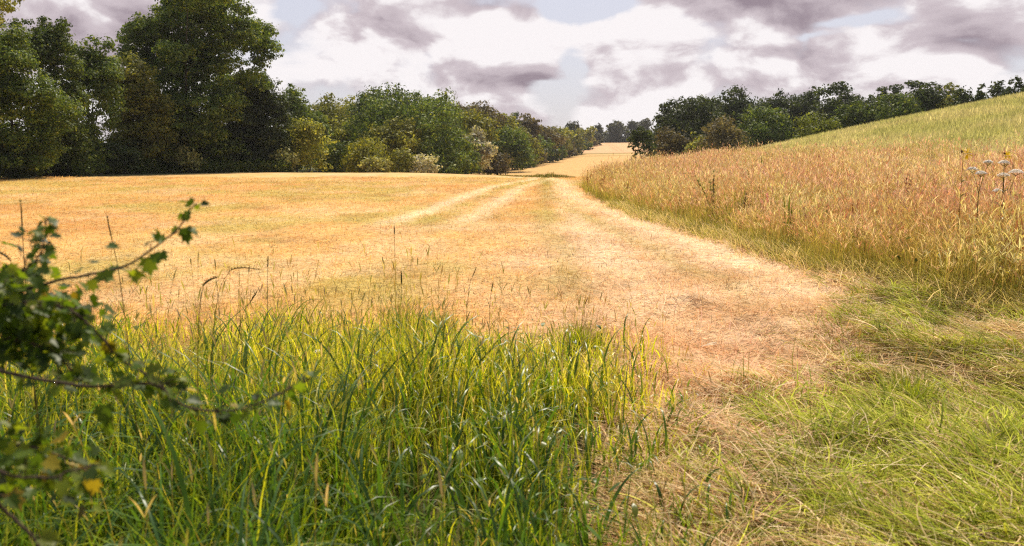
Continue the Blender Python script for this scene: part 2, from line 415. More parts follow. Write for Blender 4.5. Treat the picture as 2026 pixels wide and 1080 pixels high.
# --- straw litter and stubble on the mown field
def stubble():
    parts = []
    n = 300000
    x, y = scatter(n, -.80, .50, 2.2, 60, .36)
    edge = meadow_edge(y)
    keep = (x < edge + .2) & ~((y < 6.2) & (x < grass_edge(y) - .2)) & ~((y < flat_far(x) - .6) & (x > grass_edge(y) + .5))
    x, y = x[keep], y[keep]; n = len(x)
    cc = mown_colour(x, y) * rng.normal(1.08, .28, (n, 1)).clip(.3, 1.9) * rng.normal(1, .06, (n, 3)).clip(.8, 1.2)
    sc_ = 1 + y / 9
    up = rng.random(n) < .18
    L = np.where(up, U(n, .03, .09), U(n, .06, .28)) * (1 + y / 60) * (1 + .5 * (y < 11) * (x > .5)); w = U(n, .002, .0045) * sc_
    th0 = np.where(up, U(n, 0, .8), U(n, 1.1, 1.6)); th1 = np.where(up, U(n, .3, 1.3), U(n, 1.3, 1.8))
    rt = on_ground(x, y); rt[:, 2] += np.where(up, 0, U(n, 0, .015) + .05 * sstep(.5, .75, fbm(x / .5, y / .5, 28, 3)))
    parts.append(blades(rt, L, w, U(n, 0, 6.28), th0, th1, cc, S=3, pw=1.0)[0])
    V, Fq, Cc = merge(parts)
    o = new_mesh('field_stubble', V, Fq, M_STRAW, Cc)
    tag(o, 'short dry stubble and straw scattered over the mown golden field', 'stubble', kind='stuff')
stubble()

# --- standing meadow of ripe grasses on the right
def meadow():
    parts = []
    n = 310000
    x, y = scatter(n, .06, 1.0, 4.6, 86, .42)
    ed = x - meadow_edge(y) - .95 * (fbm(x * 1.2, y * 1.2, 41, 3) - .5)
    keep = (ed > 0) & (crop_side(x, y) < .7 * rng.normal(size=n))
    x, y, ed = x[keep], y[keep], ed[keep]; n = len(x)
    pn = fbm(x / 1.6, y / 1.6, 91, 3); p2 = fbm(x / 2.6 + 9, y / 2.6, 93, 3); p3 = fbm(x / 1.1 + 5, y / 1.1, 95, 3)
    lod = (1 + y / 14); tall = 1 + .3 * (rng.random(n) < .08)
    hgt = (.62 + .24 * sstep(0, 1.0, ed)) * U(n, .62, 1.18) * (.5 + 1.0 * pn) * tall
    stem_c = colmix(n, [(.42, .40, .08), (.52, .44, .12), (.34, .38, .06), (.50, .34, .14)], [3, 3, 3, 2])
    az = U(n, 0, 6.28)
    st, tp, th, aa = blades(on_ground(x, y, -.02), hgt, U(n, .0020, .0032) * lod, az, np.abs(rng.normal(0, .16, n)), U(n, .05, 1.0), stem_c, S=4, prof='stem', tipcol=stem_c * C3(1.1, .85, 1.1))
    parts.append(st)
    head_pal = colmix(n, [(.76, .43, .32), (.80, .59, .42), (.52, .23, .15), (.84, .54, .49), (.70, .55, .26)], [4, 4, 3, 3, 2])
    pale = colmix(n, [(.84, .72, .48), (.72, .62, .26)], [1, 1])
    hc = np.where((rng.random((n, 1)) < sstep(.45, .6, p2)[:, None] * .7 + .12), pale, head_pal)
    hc = lerp(hc, hc * C3(.72, .48, .42), (sstep(.52, .64, p3) * .6)[:, None])
    front = sstep(3.4, .8, ed + 2.2 * (fbm(x / 1.2, y / 1.2, 98, 3) - .5))
    hc = lerp(hc, hc * C3(.8, .95, .55), (front * .45)[:, None])
    hw = U(n, .005, .011) * (1 + y / 26)
    hl = U(n, .05, .15) * (1 + y / 90)
    back = np.array([0, 0, .02])
    parts.append(blades(tp - back, hl, hw, aa, th * .9, th + U(n, .1, 1.0), hc, S=3, prof='spindle', twist=.8)[0])
    k = y < 30; m = k.sum()
    for q in range(2):   # side spikelets make the heads loose panicles
        parts.append(blades(tp[k] - np.stack([0 * hl[k], 0 * hl[k], U(m, 0, .06)], -1), hl[k] * U(m, .4, .8), hw[k] * .75, U(m, 0, 6.28), U(m, .3, 1.0), U(m, .6, 1.7), hc[k], S=2, prof='spindle', twist=.8)[0])
    # leaves, greener and yellower, low in the sward
    k = rng.random(n) < .8; x2, y2, e2 = x[k], y[k], ed[k]; m = len(x2)
    yel = sstep(.47, .60, fbm(x2 / 1.9 + 4, y2 / 1.9, 97, 3))[:, None]
    lc = colmix(m, [(.44, .42, .07), (.54, .47, .09), (.30, .34, .05), (.60, .46, .18)], [3, 3, 2, 2])
    lc = lerp(lc, colmix(m, [(.80, .66, .07), (.70, .62, .10)], [1, 1]), yel * .9)
    lc = lerp(lc, colmix(m, [(.32, .35, .06), (.48, .43, .15), (.18, .20, .04)], [2, 2, 1]), front[k][:, None] * .75)
    lw = U(m, .003, .0065) * (1 + y2 / 16)
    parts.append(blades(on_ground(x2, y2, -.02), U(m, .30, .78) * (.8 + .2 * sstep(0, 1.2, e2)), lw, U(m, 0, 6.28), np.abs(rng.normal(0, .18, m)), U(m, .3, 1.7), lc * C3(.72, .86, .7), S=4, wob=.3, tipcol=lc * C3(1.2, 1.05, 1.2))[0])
    # broad-leaved weeds give darker and yellower spots
    m = 15000; x4, y4 = scatter(m, .06, .7, 5.6, 34, .45); k = (x4 > meadow_edge(y4)) & (fbm(x4 / .8, y4 / .8, 99, 3) > .47 - .12 * (x4 < meadow_edge(y4) + 1.6)); x4, y4 = x4[k], y4[k]; m = len(x4)
    rt = on_ground(x4, y4); rt[:, 2] += U(m, .05, .55)
    parts.append(blades(rt, U(m, .05, .10), U(m, .02, .04), U(m, 0, 6.28), U(m, .5, 1.2), U(m, 1.1, 2.1), colmix(m, [(.14, .17, .03), (.24, .25, .04), (.50, .42, .04), (.10, .12, .025)], [2, 2, 1, 2]), S=3, prof='spindle')[0])
    # dark spires of weeds scattered through the sward
    m = 420; x5, y5 = scatter(m, .08, .7, 6.5, 60, .5); k = (x5 > meadow_edge(y5) + .3) & (crop_side(x5, y5) < -.5); x5, y5 = x5[k], y5[k]; m = len(x5)
    pc = colmix(m, [(.16, .20, .03), (.30, .14, .06), (.20, .15, .05), (.40, .18, .10)], [3, 3, 2, 2]); kk = np.repeat(np.arange(m), 14)
    x6 = x5[kk] + rng.normal(0, .07, len(kk)); y6 = y5[kk] + rng.normal(0, .07, len(kk)); rt = on_ground(x6, y6); rt[:, 2] += U(len(kk), 0, .45)
    parts.append(blades(rt, U(m, .35, .75)[kk] * U(len(kk), .5, 1), U(len(kk), .012, .024) * (1 + y6 / 30), U(len(kk), 0, 6.28), np.abs(rng.normal(0, .15, len(kk))), U(len(kk), .1, .7), pc[kk], S=3, prof='spindle')[0])
    m = 9000; y7 = 5.6 + 34 * rng.random(m) ** 1.6; x7 = meadow_edge(y7) + U(m, .1, 1.3); lc = colmix(m, [(.34, .36, .06), (.50, .45, .10), (.62, .52, .24), (.26, .30, .05)], [3, 3, 3, 2])
    parts.append(blades(on_ground(x7, y7), U(m, .3, .75), U(m, .004, .008) * (1 + y7 / 14), U(m, 0, 6.28), np.abs(rng.normal(0, .25, m)), U(m, .3, 1.8), lc, S=4, wob=.4, tipcol=lc * C3(1.25, 1.1, 1.3))[0])
    # leaning tangle along the edge
    m = 15000
    y3 = 5.5 + 20 * rng.random(m) ** 1.8; x3 = meadow_edge(y3) + .5 * (fbm(y3 * .9, y3 * .2, 43, 3) - .5) + rng.normal(.05, .20, m)
    lc = colmix(m, [(.40, .40, .09), (.56, .48, .19), (.78, .64, .38), (.24, .27, .05)], [3, 3, 4, 2])
    parts.append(blades(on_ground(x3, y3), U(m, .16, .46), U(m, .004, .008) * (1 + y3 / 14), U(m, 1.8, 5.2), U(m, .1, 1.2), U(m, 1.0, 2.2), lc, S=4, wob=.4)[0])
    V, Fq, Cc = merge(parts)
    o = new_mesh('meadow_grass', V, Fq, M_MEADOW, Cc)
    tag(o, 'tall ripe meadow grass with pink and straw seed heads on the right slope', 'meadow', kind='stuff')
meadow()

# --- pale green crop over the hill
def crop():
    parts = []
    n = 215000
    x, y = scatter(n, .10, 1.0, 15, 96, .5)
    keep = (crop_side(x, y) > .6 * rng.normal(size=n))
    x, y = x[keep], y[keep]; n = len(x)
    c = lerp(colmix(n, [(.56, .51, .27), (.60, .53, .31), (.48, .47, .21)], [3, 2, 3], .12), C3(.36, .39, .13), sstep(.42, .6, fbm(x / 4, y / 4, 51))[:, None] * .6)
    c = c * rng.normal(1, .2, (n, 1)).clip(.5, 1.5) * (.72 + .56 * fbm(x / .9, y / 1.6, 53, 3))[:, None]
    parts.append(blades(on_ground(x, y, -.02), U(n, .36, .62), U(n, .014, .030) * (y / 40), U(n, 0, 6.28), np.abs(rng.normal(0, .12, n)), U(n, .2, 1.3), c, S=3, prof='spindle')[0])
    V, Fq, Cc = merge(parts)
    o = new_mesh('green_crop', V, Fq, M_MEADOW, Cc)
    tag(o, 'pale green cereal crop covering the upper slope of the hill', 'crop', kind='stuff')
crop()

# --- rough grass strip at the crest of the field and undergrowth below the trees
def rough_strips():
    parts = []
    n = 3000
    px = U(n, 955, 1140); y = 58 + 5 * rng.random(n) + np.interp(px, [955, 1040, 1140], [16, 4, 0])
    x = (px - CX) / F * y
    amp = np.interp(px, [955, 1000, 1050, 1085, 1120, 1140], [.05, .12, .22, .5, .3, .05]) * (.3 + 1.4 * fbm(px / 14, y, 115, 3))
    c = colmix(n, [(.17, .17, .035), (.11, .12, .025), (.28, .22, .07)], [3, 3, 2])
    parts.append(blades(on_ground(x, y, -.02), U(n, .3, 1.0) * amp, U(n, .02, .06), U(n, 0, 6.28), np.abs(rng.normal(0, .15, n)), U(n, .2, 1.0), c, S=3)[0])
    V, Fq, Cc = merge(parts)
    o = new_mesh('rough_grass', V, Fq, M_MEADOW, Cc)
    tag(o, 'strip of rough dark grass left standing along the far edge of the near field', 'grass', kind='stuff')
    parts = []
    n = 26000
    px = U(n, -260, 580); Yb = np.interp(px, [-260, 0, 120, 300, 560, 620], [52, 61, 66, 76, 85, 90])
    y = Yb + 4.5 * rng.random(n) ** 1.4 + 1.2 * (fbm(px / 22, px * 0, 111, 3) - .5)
    x = (px - CX) / F * y
    hh = U(n, .25, 1.0) * (.6 + 1.1 * fbm(px / 30, y / 3, 113, 3)) * lerp(.9, 1.8, (y - Yb).clip(0, 4) / 4)
    rt = on_ground(x, y); rt[:, 2] += hh * rng.random(n)
    c = colmix(n, [(.090, .13, .028), (.14, .18, .034), (.055, .085, .020), (.24, .25, .06)], [4, 3, 3, 2])
    parts.append(blades(rt, U(n, .25, .5), U(n, .10, .22), U(n, 0, 6.28), U(n, .1, 1.2), U(n, .8, 2.2), c, S=3, prof='spindle')[0])
    V, Fq, Cc = merge(parts)
    o = new_mesh('undergrowth', V, Fq, M_CROWN, Cc)
    tag(o, 'dark band of nettles and undergrowth below the left tree line', 'undergrowth', kind='stuff')
rough_strips()

# ------------------------------------------------------------------ trees
LEAF_PAL = {
    'oak':    [(.076, .112, .024), (.112, .148, .030), (.048, .076, .020), (.18, .20, .038)],
    'dark':   [(.040, .058, .021), (.058, .077, .024), (.030, .045, .017), (.082, .098, .028)],
    'olive':  [(.165, .175, .034), (.23, .23, .044), (.11, .125, .028), (.30, .28, .065)],
    'yellow': [(.19, .20, .028), (.26, .25, .034), (.13, .15, .024), (.32, .30, .05)],
    'pale':   [(.25, .25, .08), (.33, .31, .12), (.17, .18, .05), (.40, .38, .19)],
    'silver': [(.34, .32, .24), (.42, .39, .30), (.25, .24, .16), (.17, .17, .08)],
    'brown':  [(.105, .088, .045), (.135, .11, .058), (.08, .072, .034), (.16, .13, .075)],
    'bright': [(.14, .17, .032), (.175, .20, .040), (.11, .135, .028), (.20, .22, .055)],
    'blue':   [(.060, .066, .042), (.078, .080, .050), (.046, .052, .034), (.09, .09, .055)],  # far trees: distance haze mixed into the leaf colour
}

def crown_mesh(lobes, leaf, nleaf, pal, r, shag=.5):
    """leaf-sized faces scattered over clumps that sit on the surface of big lobes"""
    lob = np.array(lobes, float)                       # cx cy cz rx ry rz
    area = (lob[:, 3] * lob[:, 5] + lob[:, 3] * lob[:, 4]) ; area /= area.sum()
    ncl = max(14, int(len(lob) * 13))
    li = r.choice(len(lob), ncl, p=area)
    d = r.normal(size=(ncl, 3)); d[:, 2] += .15; d /= np.linalg.norm(d, axis=1)[:, None]
    rad = np.where(r.random(ncl) < .2, r.uniform(1.0, 1.28, ncl), r.uniform(.62, 1.03, ncl))[:, None]
    cc = lob[li, :3] + d * lob[li, 3:6] * rad
    cr = lob[li, 3:6].min(1) * r.uniform(.30, .66, ncl) * np.where(rad[:, 0] > 1.03, .55, 1.0)
    ctone = r.normal(1, .2, ncl).clip(.55, 1.6)
    ncore = int(nleaf * .26); nsh = nleaf - ncore
    w = cr ** 2; w /= w.sum()
    ci = r.choice(ncl, nsh, p=w)
    e = r.normal(size=(nsh, 3)); e /= np.linalg.norm(e, axis=1)[:, None]
    e[:, 2] = np.where(e[:, 2] < -.3, e[:, 2] * .5, e[:, 2])
    p = cc[ci] + e * (cr[ci] * (r.random(nsh) ** .5 * .95 + .12 * r.random(nsh)))[:, None] * np.array([1.1, 1.1, .82])
    stray = r.random(nsh) < .06
    p[stray] += e[stray] * (cr[ci][stray] * shag * r.random(stray.sum()))[:, None]
    li2 = r.choice(len(lob), ncore, p=area)
    f = r.normal(size=(ncore, 3)); f /= np.linalg.norm(f, axis=1)[:, None]
    pc = lob[li2, :3] + f * lob[li2, 3:6] * (r.random((ncore, 1)) ** .4 * .85)
    Pp = np.vstack([p, pc]); n = len(Pp)
    nrm = np.vstack([e * 1.25, f * .6]) + r.normal(size=(n, 3)) * .5 + np.array([0, 0, .30])
    nrm /= np.linalg.norm(nrm, axis=1)[:, None]
    a = np.cross(nrm, r.normal(size=(n, 3))); a /= np.linalg.norm(a, axis=1)[:, None] + 1e-9
    b = np.cross(nrm, a)
    s = leaf * r.uniform(.5, 1.5, n)[:, None]
    k1 = r.uniform(.45, .8, n)[:, None]
    V = np.stack([Pp - a * s, Pp - b * s * k1 + a * s * .15 + nrm * s * .18, Pp + a * s, Pp + b * s * k1 - a * s * .1 + nrm * s * .18], 1).reshape(-1, 3)
    Fq = np.arange(n * 4).reshape(n, 4)
    tone = np.concatenate([ctone[ci], np.ones(ncore)])[:, None]
    pal = np.array(pal); k = r.choice(len(pal), n, p=[.38, .28, .24, .10])
    c = pal[k] * tone * r.normal(1, .14, (n, 1)).clip(.6, 1.5)
    return V, Fq, np.repeat(c, 4, 0)

def trunk_mesh(h, base_r, lobes, r, split=.35):
    parts = []
    top = np.array([r.normal(0, .02) * h, r.normal(0, .02) * h, h * .8])
    mid = np.array([r.normal(0, .02) * h, r.normal(0, .02) * h, h * .4])
    pts = curve([[0, 0, -.3], [0, 0, h * .08], mid, top], 10)
    parts.append(tube(pts, np.linspace(1, .22, 10) * base_r * np.r_[1.35, 1.1, np.ones(8)], 8))
    for l in lobes:
        z0 = h * r.uniform(split * .7, split * 1.3); s0 = np.array([np.interp(z0, pts[:, 2], pts[:, 0]), np.interp(z0, pts[:, 2], pts[:, 1]), z0])
        tgt = np.array(l[:3]) + np.array(l[3:6]) * r.normal(0, .2, 3)
        m = (s0 + tgt) / 2 + np.array([r.normal(0, .03) * h, r.normal(0, .03) * h, -.04 * h])
        lp = curve([s0, m, tgt], 8)
        parts.append(tube(lp, np.linspace(.42, .10, 8) * base_r, 6))
        for q in range(2):
            u = lp[r.integers(3, 7)]; d = r.normal(size=3); d[2] = abs(d[2]); d /= np.linalg.norm(d)
            parts.append(tube(curve([u, u + d * min(l[3:6]) * .5 + r.normal(size=3) * .1, u + d * min(l[3:6])], 5), np.linspace(.16, .05, 5) * base_r, 5))
    V, Fq, _ = merge(parts); return V, Fq

def auto_lobes(w, h, r, style):
    """crown lobes inside a w wide, h tall silhouette; z from the ground"""
    L = []
    if style == 'round':          # broad crown to near the ground
        L.append((0, 0, h * .52, w * .33, w * .33, h * .36))
        for k in range(9):
            a = r.uniform(0, 6.28); zz = r.uniform(.1, .86); rad = w * .5 * math.sqrt(max(.08, 1 - ((zz - .45) / .55) ** 2)) * r.uniform(.5, .72)
            s = w * r.uniform(.16, .25)
            L.append((math.cos(a) * rad, math.sin(a) * rad, h * zz, s, s, s * r.uniform(.7, 1.0)))
        s = w * .2; L.append((r.normal(0, .08) * w, 0, h - s * .75, s, s, s * .75))
    elif style == 'dome':         # a full smooth shrub
        L.append((0, 0, h * .42, w * .42, w * .42, h * .48))
        for k in range(7):
            a = r.uniform(0, 6.28); zz = r.uniform(.2, .75); rad = w * .5 * math.sqrt(max(.05, 1 - zz ** 2)) * .68
            s = w * r.uniform(.14, .2); L.append((math.cos(a) * rad, math.sin(a) * rad, h * zz, s, s, s * .9))
    elif style == 'tall':         # ragged narrow crown
        for k in range(10):
            zz = .12 + .8 * k / 9; a = r.uniform(0, 6.28); s = w * r.uniform(.18, .30) * (1.15 - .55 * zz)
            rad = w * r.uniform(.10, .28) * (1.1 - .6 * zz)
            L.append((math.cos(a) * rad, math.sin(a) * rad, h * zz, s, s, s * 1.15))
        s = w * .16; L.append((0, 0, h - s, s, s, s))
    elif style == 'parasol':      # open flat topped crown above others
        for k in range(8):
            a = r.uniform(0, 6.28); rad = w * r.uniform(.08, .36); s = w * r.uniform(.13, .2)
            L.append((math.cos(a) * rad, math.sin(a) * rad, h - s * .7 - abs(rad) * .30 - (h * .08 if k % 3 == 0 else 0), s, s, s * .6))
        for k in range(6):
            a = r.uniform(0, 6.28); rad = w * r.uniform(.1, .38); s = w * r.uniform(.14, .22)
            L.append((math.cos(a) * rad, math.sin(a) * rad, h * r.uniform(.3, .66), s * 1.3, s * 1.3, s * 1.1))
    return L

def build_tree(name, cat, label, px, Yd, top, wpx, style, pal, seed, lobes=None, dens=1.0, group=None, base_lift=0., crown_name='crown', leafk=1.0, fill=True, xoff_py=300):
    r = np.random.default_rng(seed)
    base = P(px, xoff_py, Yd); x, y = base[0], base[1]; z = float(terrain(x, y))
    h = P(px, top, Yd)[2] - z; w = wpx * Yd / F
    root = empty(name, (x, y, z), label, cat, group)
    if lobes is None: L = auto_lobes(w, h, r, style)
    else:             # lobes given in photo pixels: px, py, rx, ry [, depth offset in metres]
        L = []
        for q in lobes:
            c = P(q[0], q[1], Yd); k = Yd / F; rx, rz = q[2] * k, q[3] * k
            L.append((c[0] - x, (q[4] if len(q) > 4 else r.normal(0, .25) * w * .5), c[2] - z, rx, (rx + rz) / 2, rz))
        if fill:
            A = np.array(L)
            for q in range(len(A)):      # lesser boughs between neighbouring ones close the crown
                dd = np.linalg.norm(A[:, [0, 2]] - A[q, [0, 2]], axis=1); dd[q] = 1e9; nb = int(np.argsort(dd)[r.integers(0, 2)])
                mlo = (A[q] + A[nb]) / 2; mlo[1] = r.normal(-.15, .3) * w * .5; mlo[3:6] *= .72; L.append(tuple(mlo))
    leaf = float(np.clip(Yd * .0016, .06, .75)) * leafk
    apx = sum(l[3] * l[5] * 3.14 for l in L) ** .92
    n = int(np.clip(apx / (leaf * leaf) * (3.4 if not lobes else 5.5) * dens, 500, 110000))
    V, Fq, Cc = crown_mesh(L, leaf, n, np.array(LEAF_PAL[pal]) * r.uniform(.95, 1.5), r)
    new_mesh(crown_name, V, Fq, M_CROWN, Cc, root)
    big = sorted(L, key=lambda l: -l[3])[: (9 if lobes else 6)]
    V, Fq = trunk_mesh(h, max(.05, h * (.0155 if cat == 'tree' else .010)), big, r, .3 if cat == 'tree' else .12)
    new_mesh('trunk' if cat == 'tree' else 'stem', V, Fq, M_BARK, None, root, smooth=True)
    return root

def tree(label, px, Yd, top, wpx, style, pal, seed, **k):
    return build_tree(k.pop('name', 'broadleaf_tree'), 'tree', label, px, Yd, top, wpx, style, pal, seed, **k)
def shrub(label, px, Yd, top, wpx, style, pal, seed, **k):
    return build_tree(k.pop('name', 'shrub'), 'shrub', label, px, Yd, top, wpx, style, pal, seed, crown_name='foliage', **k)

GL, GM, GF_, GR = 'tall trees at the left of the field', 'trees along the hedgerow', 'trees at the far end of the valley', 'trees of the wood behind the hill'
# ---- left group
tree('tree cut by the left photo edge, its branch hanging in the top left corner', -85, 48, -120, 240, 'round', 'olive', 1, group=GL,
     lobes=[(-90, -40, 80, 60), (-40, 10, 46, 26), (5, 5, 30, 20), (-110, 120, 70, 90), (-120, 240, 60, 80), (-60, -90, 80, 60)])
tree('yellow-green leafy tree at the left photo edge with foliage reaching the ground', 25, 56, 60, 190, 'round', 'oak', 2, group=GL,
     lobes=[(-40, 110, 55, 55), (20, 95, 40, 40), (50, 160, 55, 50), (-20, 200, 60, 60), (70, 225, 50, 45), (30, 265, 60, 45), (-40, 290, 60, 45), (85, 285, 32, 30), (20, 318, 60, 22), (80, 322, 40, 18), (-40, 325, 50, 20), (45, 70, 22, 22), (100, 190, 22, 24)])
tree('thin ragged tree with two spiky tops left of the bare gap in the tree line', 95, 64, 25, 120, 'tall', 'oak', 3, group=GL, dens=.9,
     lobes=[(70, 45, 20, 22), (58, 75, 30, 30), (112, 60, 22, 22), (100, 105, 40, 36), (130, 150, 32, 36), (140, 210, 30, 36), (120, 260, 34, 40), (160, 280, 26, 34)])
tree('ragged tree of middling height with sky showing through its lower stems', 178, 70, 75, 120, 'tall', 'oak', 4, group=GL, dens=.8,
     lobes=[(165, 105, 32, 26), (198, 95, 24, 24), (185, 140, 42, 34), (150, 160, 28, 28), (215, 165, 30, 34), (175, 265, 34, 26), (160, 305, 40, 26), (215, 225, 22, 40)])
tree('leafy tree with yellow lit foliage low in front of the giant oak', 268, 77, 110, 130, 'round', 'olive', 5, group=GL,
     lobes=[(255, 150, 40, 36), (290, 165, 36, 36), (235, 205, 34, 40), (285, 220, 46, 40), (250, 265, 48, 40), (300, 280, 40, 36), (225, 300, 36, 26), (318, 235, 24, 30), (325, 308, 28, 18)])
tree('giant dark oak towering above all the other trees with its top out of frame', 385, 84, -40, 330, 'round', 'oak', 6, name='oak_tree', group=GL, dens=1.05,
     lobes=[(370, -5, 70, 40), (325, 20, 45, 34), (430, 10, 60, 36), (285, 62, 40, 28), (252, 85, 32, 26), (244, 108, 30, 24), (275, 66, 44, 30), (492, 58, 42, 32), (516, 95, 36, 28), (330, 80, 55, 40), (395, 65, 60, 46), (465, 50, 44, 36), (500, 78, 34, 28),
            (512, 112, 26, 20), (455, 105, 44, 24), (360, 125, 55, 40), (295, 120, 44, 34), (410, 175, 60, 34), (340, 185, 60, 44), (480, 160, 44, 22), (515, 148, 28, 12), (455, 138, 40, 12), (418, 128, 42, 24), (400, 110, 40, 24), (500, 132, 24, 10),
            (400, 235, 70, 46), (330, 250, 50, 50), (455, 210, 50, 36), (370, 295, 60, 34), (430, 290, 60, 34), (262, 122, 22, 22)])
tree('dark bushy tree filling the lower right side of the giant oak', 508, 89, 150, 130, 'round', 'dark', 7, group=GL,
     lobes=[(490, 185, 44, 34), (530, 190, 36, 30), (555, 205, 22, 26), (480, 235, 50, 40), (530, 240, 44, 40), (500, 290, 58, 40), (455, 300, 40, 32), (548, 290, 30, 34)])
tree('green tree peeking out between the giant oak and the hedgerow', 586, 104, 166, 96, 'round', 'oak', 8, group=GL)
# ---- hedgerow
rows = [
 ('flat domed olive tree behind the round bush right of the giant oak', 645, 132, 192, 118, 'round', 'olive'),
 ('small dark tree rising behind the round pale-topped bush', 612, 120, 205, 70, 'round', 'oak'),
 ('tall tree with the highest domed top of the hedgerow, left of its twin', 742, 152, 176, 88, 'round', 'oak'),
 ('wide domed hedgerow tree joined to the highest one on its right', 805, 158, 180, 110, 'round', 'oak'),
 ('tree with a pointed shoulder above the great dark hedgerow tree', 862, 150, 186, 84, 'round', 'oak'),
 ('great dark spreading tree standing forward in the middle of the hedgerow', 828, 122, 208, 190, 'round', 'oak'),
 ('grey olive rounded tree low in front of the twin domed trees', 702, 126, 238, 96, 'round', 'olive'),
 ('dense olive green round tree left of the great dark hedgerow tree', 768, 113, 246, 108, 'round', 'olive'),
 ('yellow green tree just right of the great dark hedgerow tree', 922, 162, 212, 96, 'round', 'yellow'),
 ('brownish topped tree rising behind the silvery willow', 940, 182, 195, 92, 'round', 'brown'),
 ('olive hedgerow tree with rounded top up and right of the silvery willow', 985, 190, 218, 76, 'round', 'olive'),
 ('dark leafy tree standing to the ground right of the silvery willow', 1000, 176, 246, 84, 'round', 'oak'),
 ('slim dark tree with a twiggy top on the falling hedgerow skyline', 1020, 222, 222, 36, 'tall', 'dark'),
 ('brownish tree with a knobbly top on the falling hedgerow skyline', 1043, 232, 222, 44, 'round', 'brown'),
 ('olive tree in the receding hedgerow below the brownish knobbly top', 1032, 214, 252, 70, 'round', 'olive'),
 ('pinkish grey tree in the receding hedgerow', 1077, 262, 246, 58, 'round', 'brown'),
 ('dark green tree at the foot of the receding hedgerow before the pinkish grey one', 1057, 240, 262, 58, 'round', 'oak'),
 ('grey olive tree halfway down the receding hedgerow', 1108, 304, 250, 50, 'round', 'olive'),
 ('low pale grey green tree at the hedgerow foot near the mid field', 1093, 284, 264, 50, 'round', 'brown'),
 ('tall round topped tree standing out near the far end of the hedgerow', 1136, 372, 239, 36, 'round', 'blue'),
 ('olive tree close to the far hedgerow end in front of the round topped one', 1130, 344, 257, 44, 'round', 'olive'),
 ('last but one tree at the far end of the hedgerow', 1154, 410, 253, 40, 'round', 'olive'),
 ('last small tree where the hedgerow meets the far field', 1169, 446, 257, 32, 'round', 'blue'),
]
for k, a in enumerate(rows): tree(a[0], a[1], a[2], a[3], a[4] * 1.34, *a[5:], 40 + k, group=GM)
for k, (px, Yd, top, w) in enumerate([(1012, 190, 296, 60), (1035, 205, 290, 50), (1060, 225, 290, 50), (1082, 250, 286, 50), (1103, 280, 284, 44), (1122, 310, 280, 40), (1140, 350, 277, 36), (1156, 390, 275, 32), (1170, 430, 273, 26), (870, 134, 288, 60), (925, 140, 290, 50)]):
    shrub('one of the low dark bushes closing the foot of the hedgerow', px, Yd, top, w, 'dome', ['dark', 'oak', 'brown'][k % 3], 200 + k, group='low bushes closing the foot of the hedgerow')
tree('silvery white willow shining in front of the dark hedgerow trees', 948, 148, 258, 68, 'tall', 'silver', 80, name='willow_tree', group=GM,
     lobes=[(940, 272, 16, 16), (935, 290, 22, 20), (955, 288, 16, 16), (930, 312, 20, 20), (962, 305, 22, 16), (945, 322, 26, 16), (975, 300, 12, 10)])
GS = 'bushes at the foot of the tree line'
srows = [
 ('round bush with pale sunlit crest at the right foot of the giant oak', 608, 92, 218, 92, 'dome', 'olive'),
 ('pale cream flowered elder bush in front of the giant oak trunk', 368, 79, 288, 62, 'dome', 'pale'),
 ('low pale yellow bush between the dark oak side and the round bush', 562, 88, 292, 66, 'dome', 'pale'),
 ('dark green bush right of the round pale-topped bush', 664, 100, 272, 76, 'dome', 'oak'),
 ('sloping yellow green bush lit along its crest before the olive trees', 722, 97, 270, 104, 'dome', 'yellow'),
 ('small olive bush tucked before the dense olive round tree', 790, 98, 290, 58, 'dome', 'olive'),
 ('low pale bush at the field edge below the sloping yellow bush', 742, 93, 308, 66, 'dome', 'pale'),
 ('low silvery grey bush at the field edge before the great dark hedgerow tree', 838, 99, 303, 66, 'dome', 'silver'),
 ('dark low bush at the hedge foot left of the silvery willow', 890, 128, 296, 70, 'dome', 'dark'),
 ('low grey brown bush at the hedge foot right of the silvery willow', 985, 158, 300, 60, 'dome', 'brown'),
]
for k, a in enumerate(srows): shrub(a[0], *a[1:], 100 + k, group=GS)
# ---- far end
for k, a in enumerate([
 ('dark pointed tree at the left end of the far tree row', 1184, 500, 248, 30, 'tall', 'blue'),
 ('broad grey round tree in the middle of the far tree row', 1219, 502, 238, 50, 'round', 'blue'),
 ('low dark tree filling the gap left of the broad grey far tree', 1200, 512, 262, 36, 'round', 'blue'),
 ('grey twin topped tree right of the broad one in the far tree row', 1248, 508, 238, 34, 'round', 'blue'),
 ('tall grey tree at the right end of the far tree row beside the lone tree', 1272, 504, 236, 42, 'round', 'blue')]):
    tree(a[0], *a[1:], 120 + k, group=GF_)
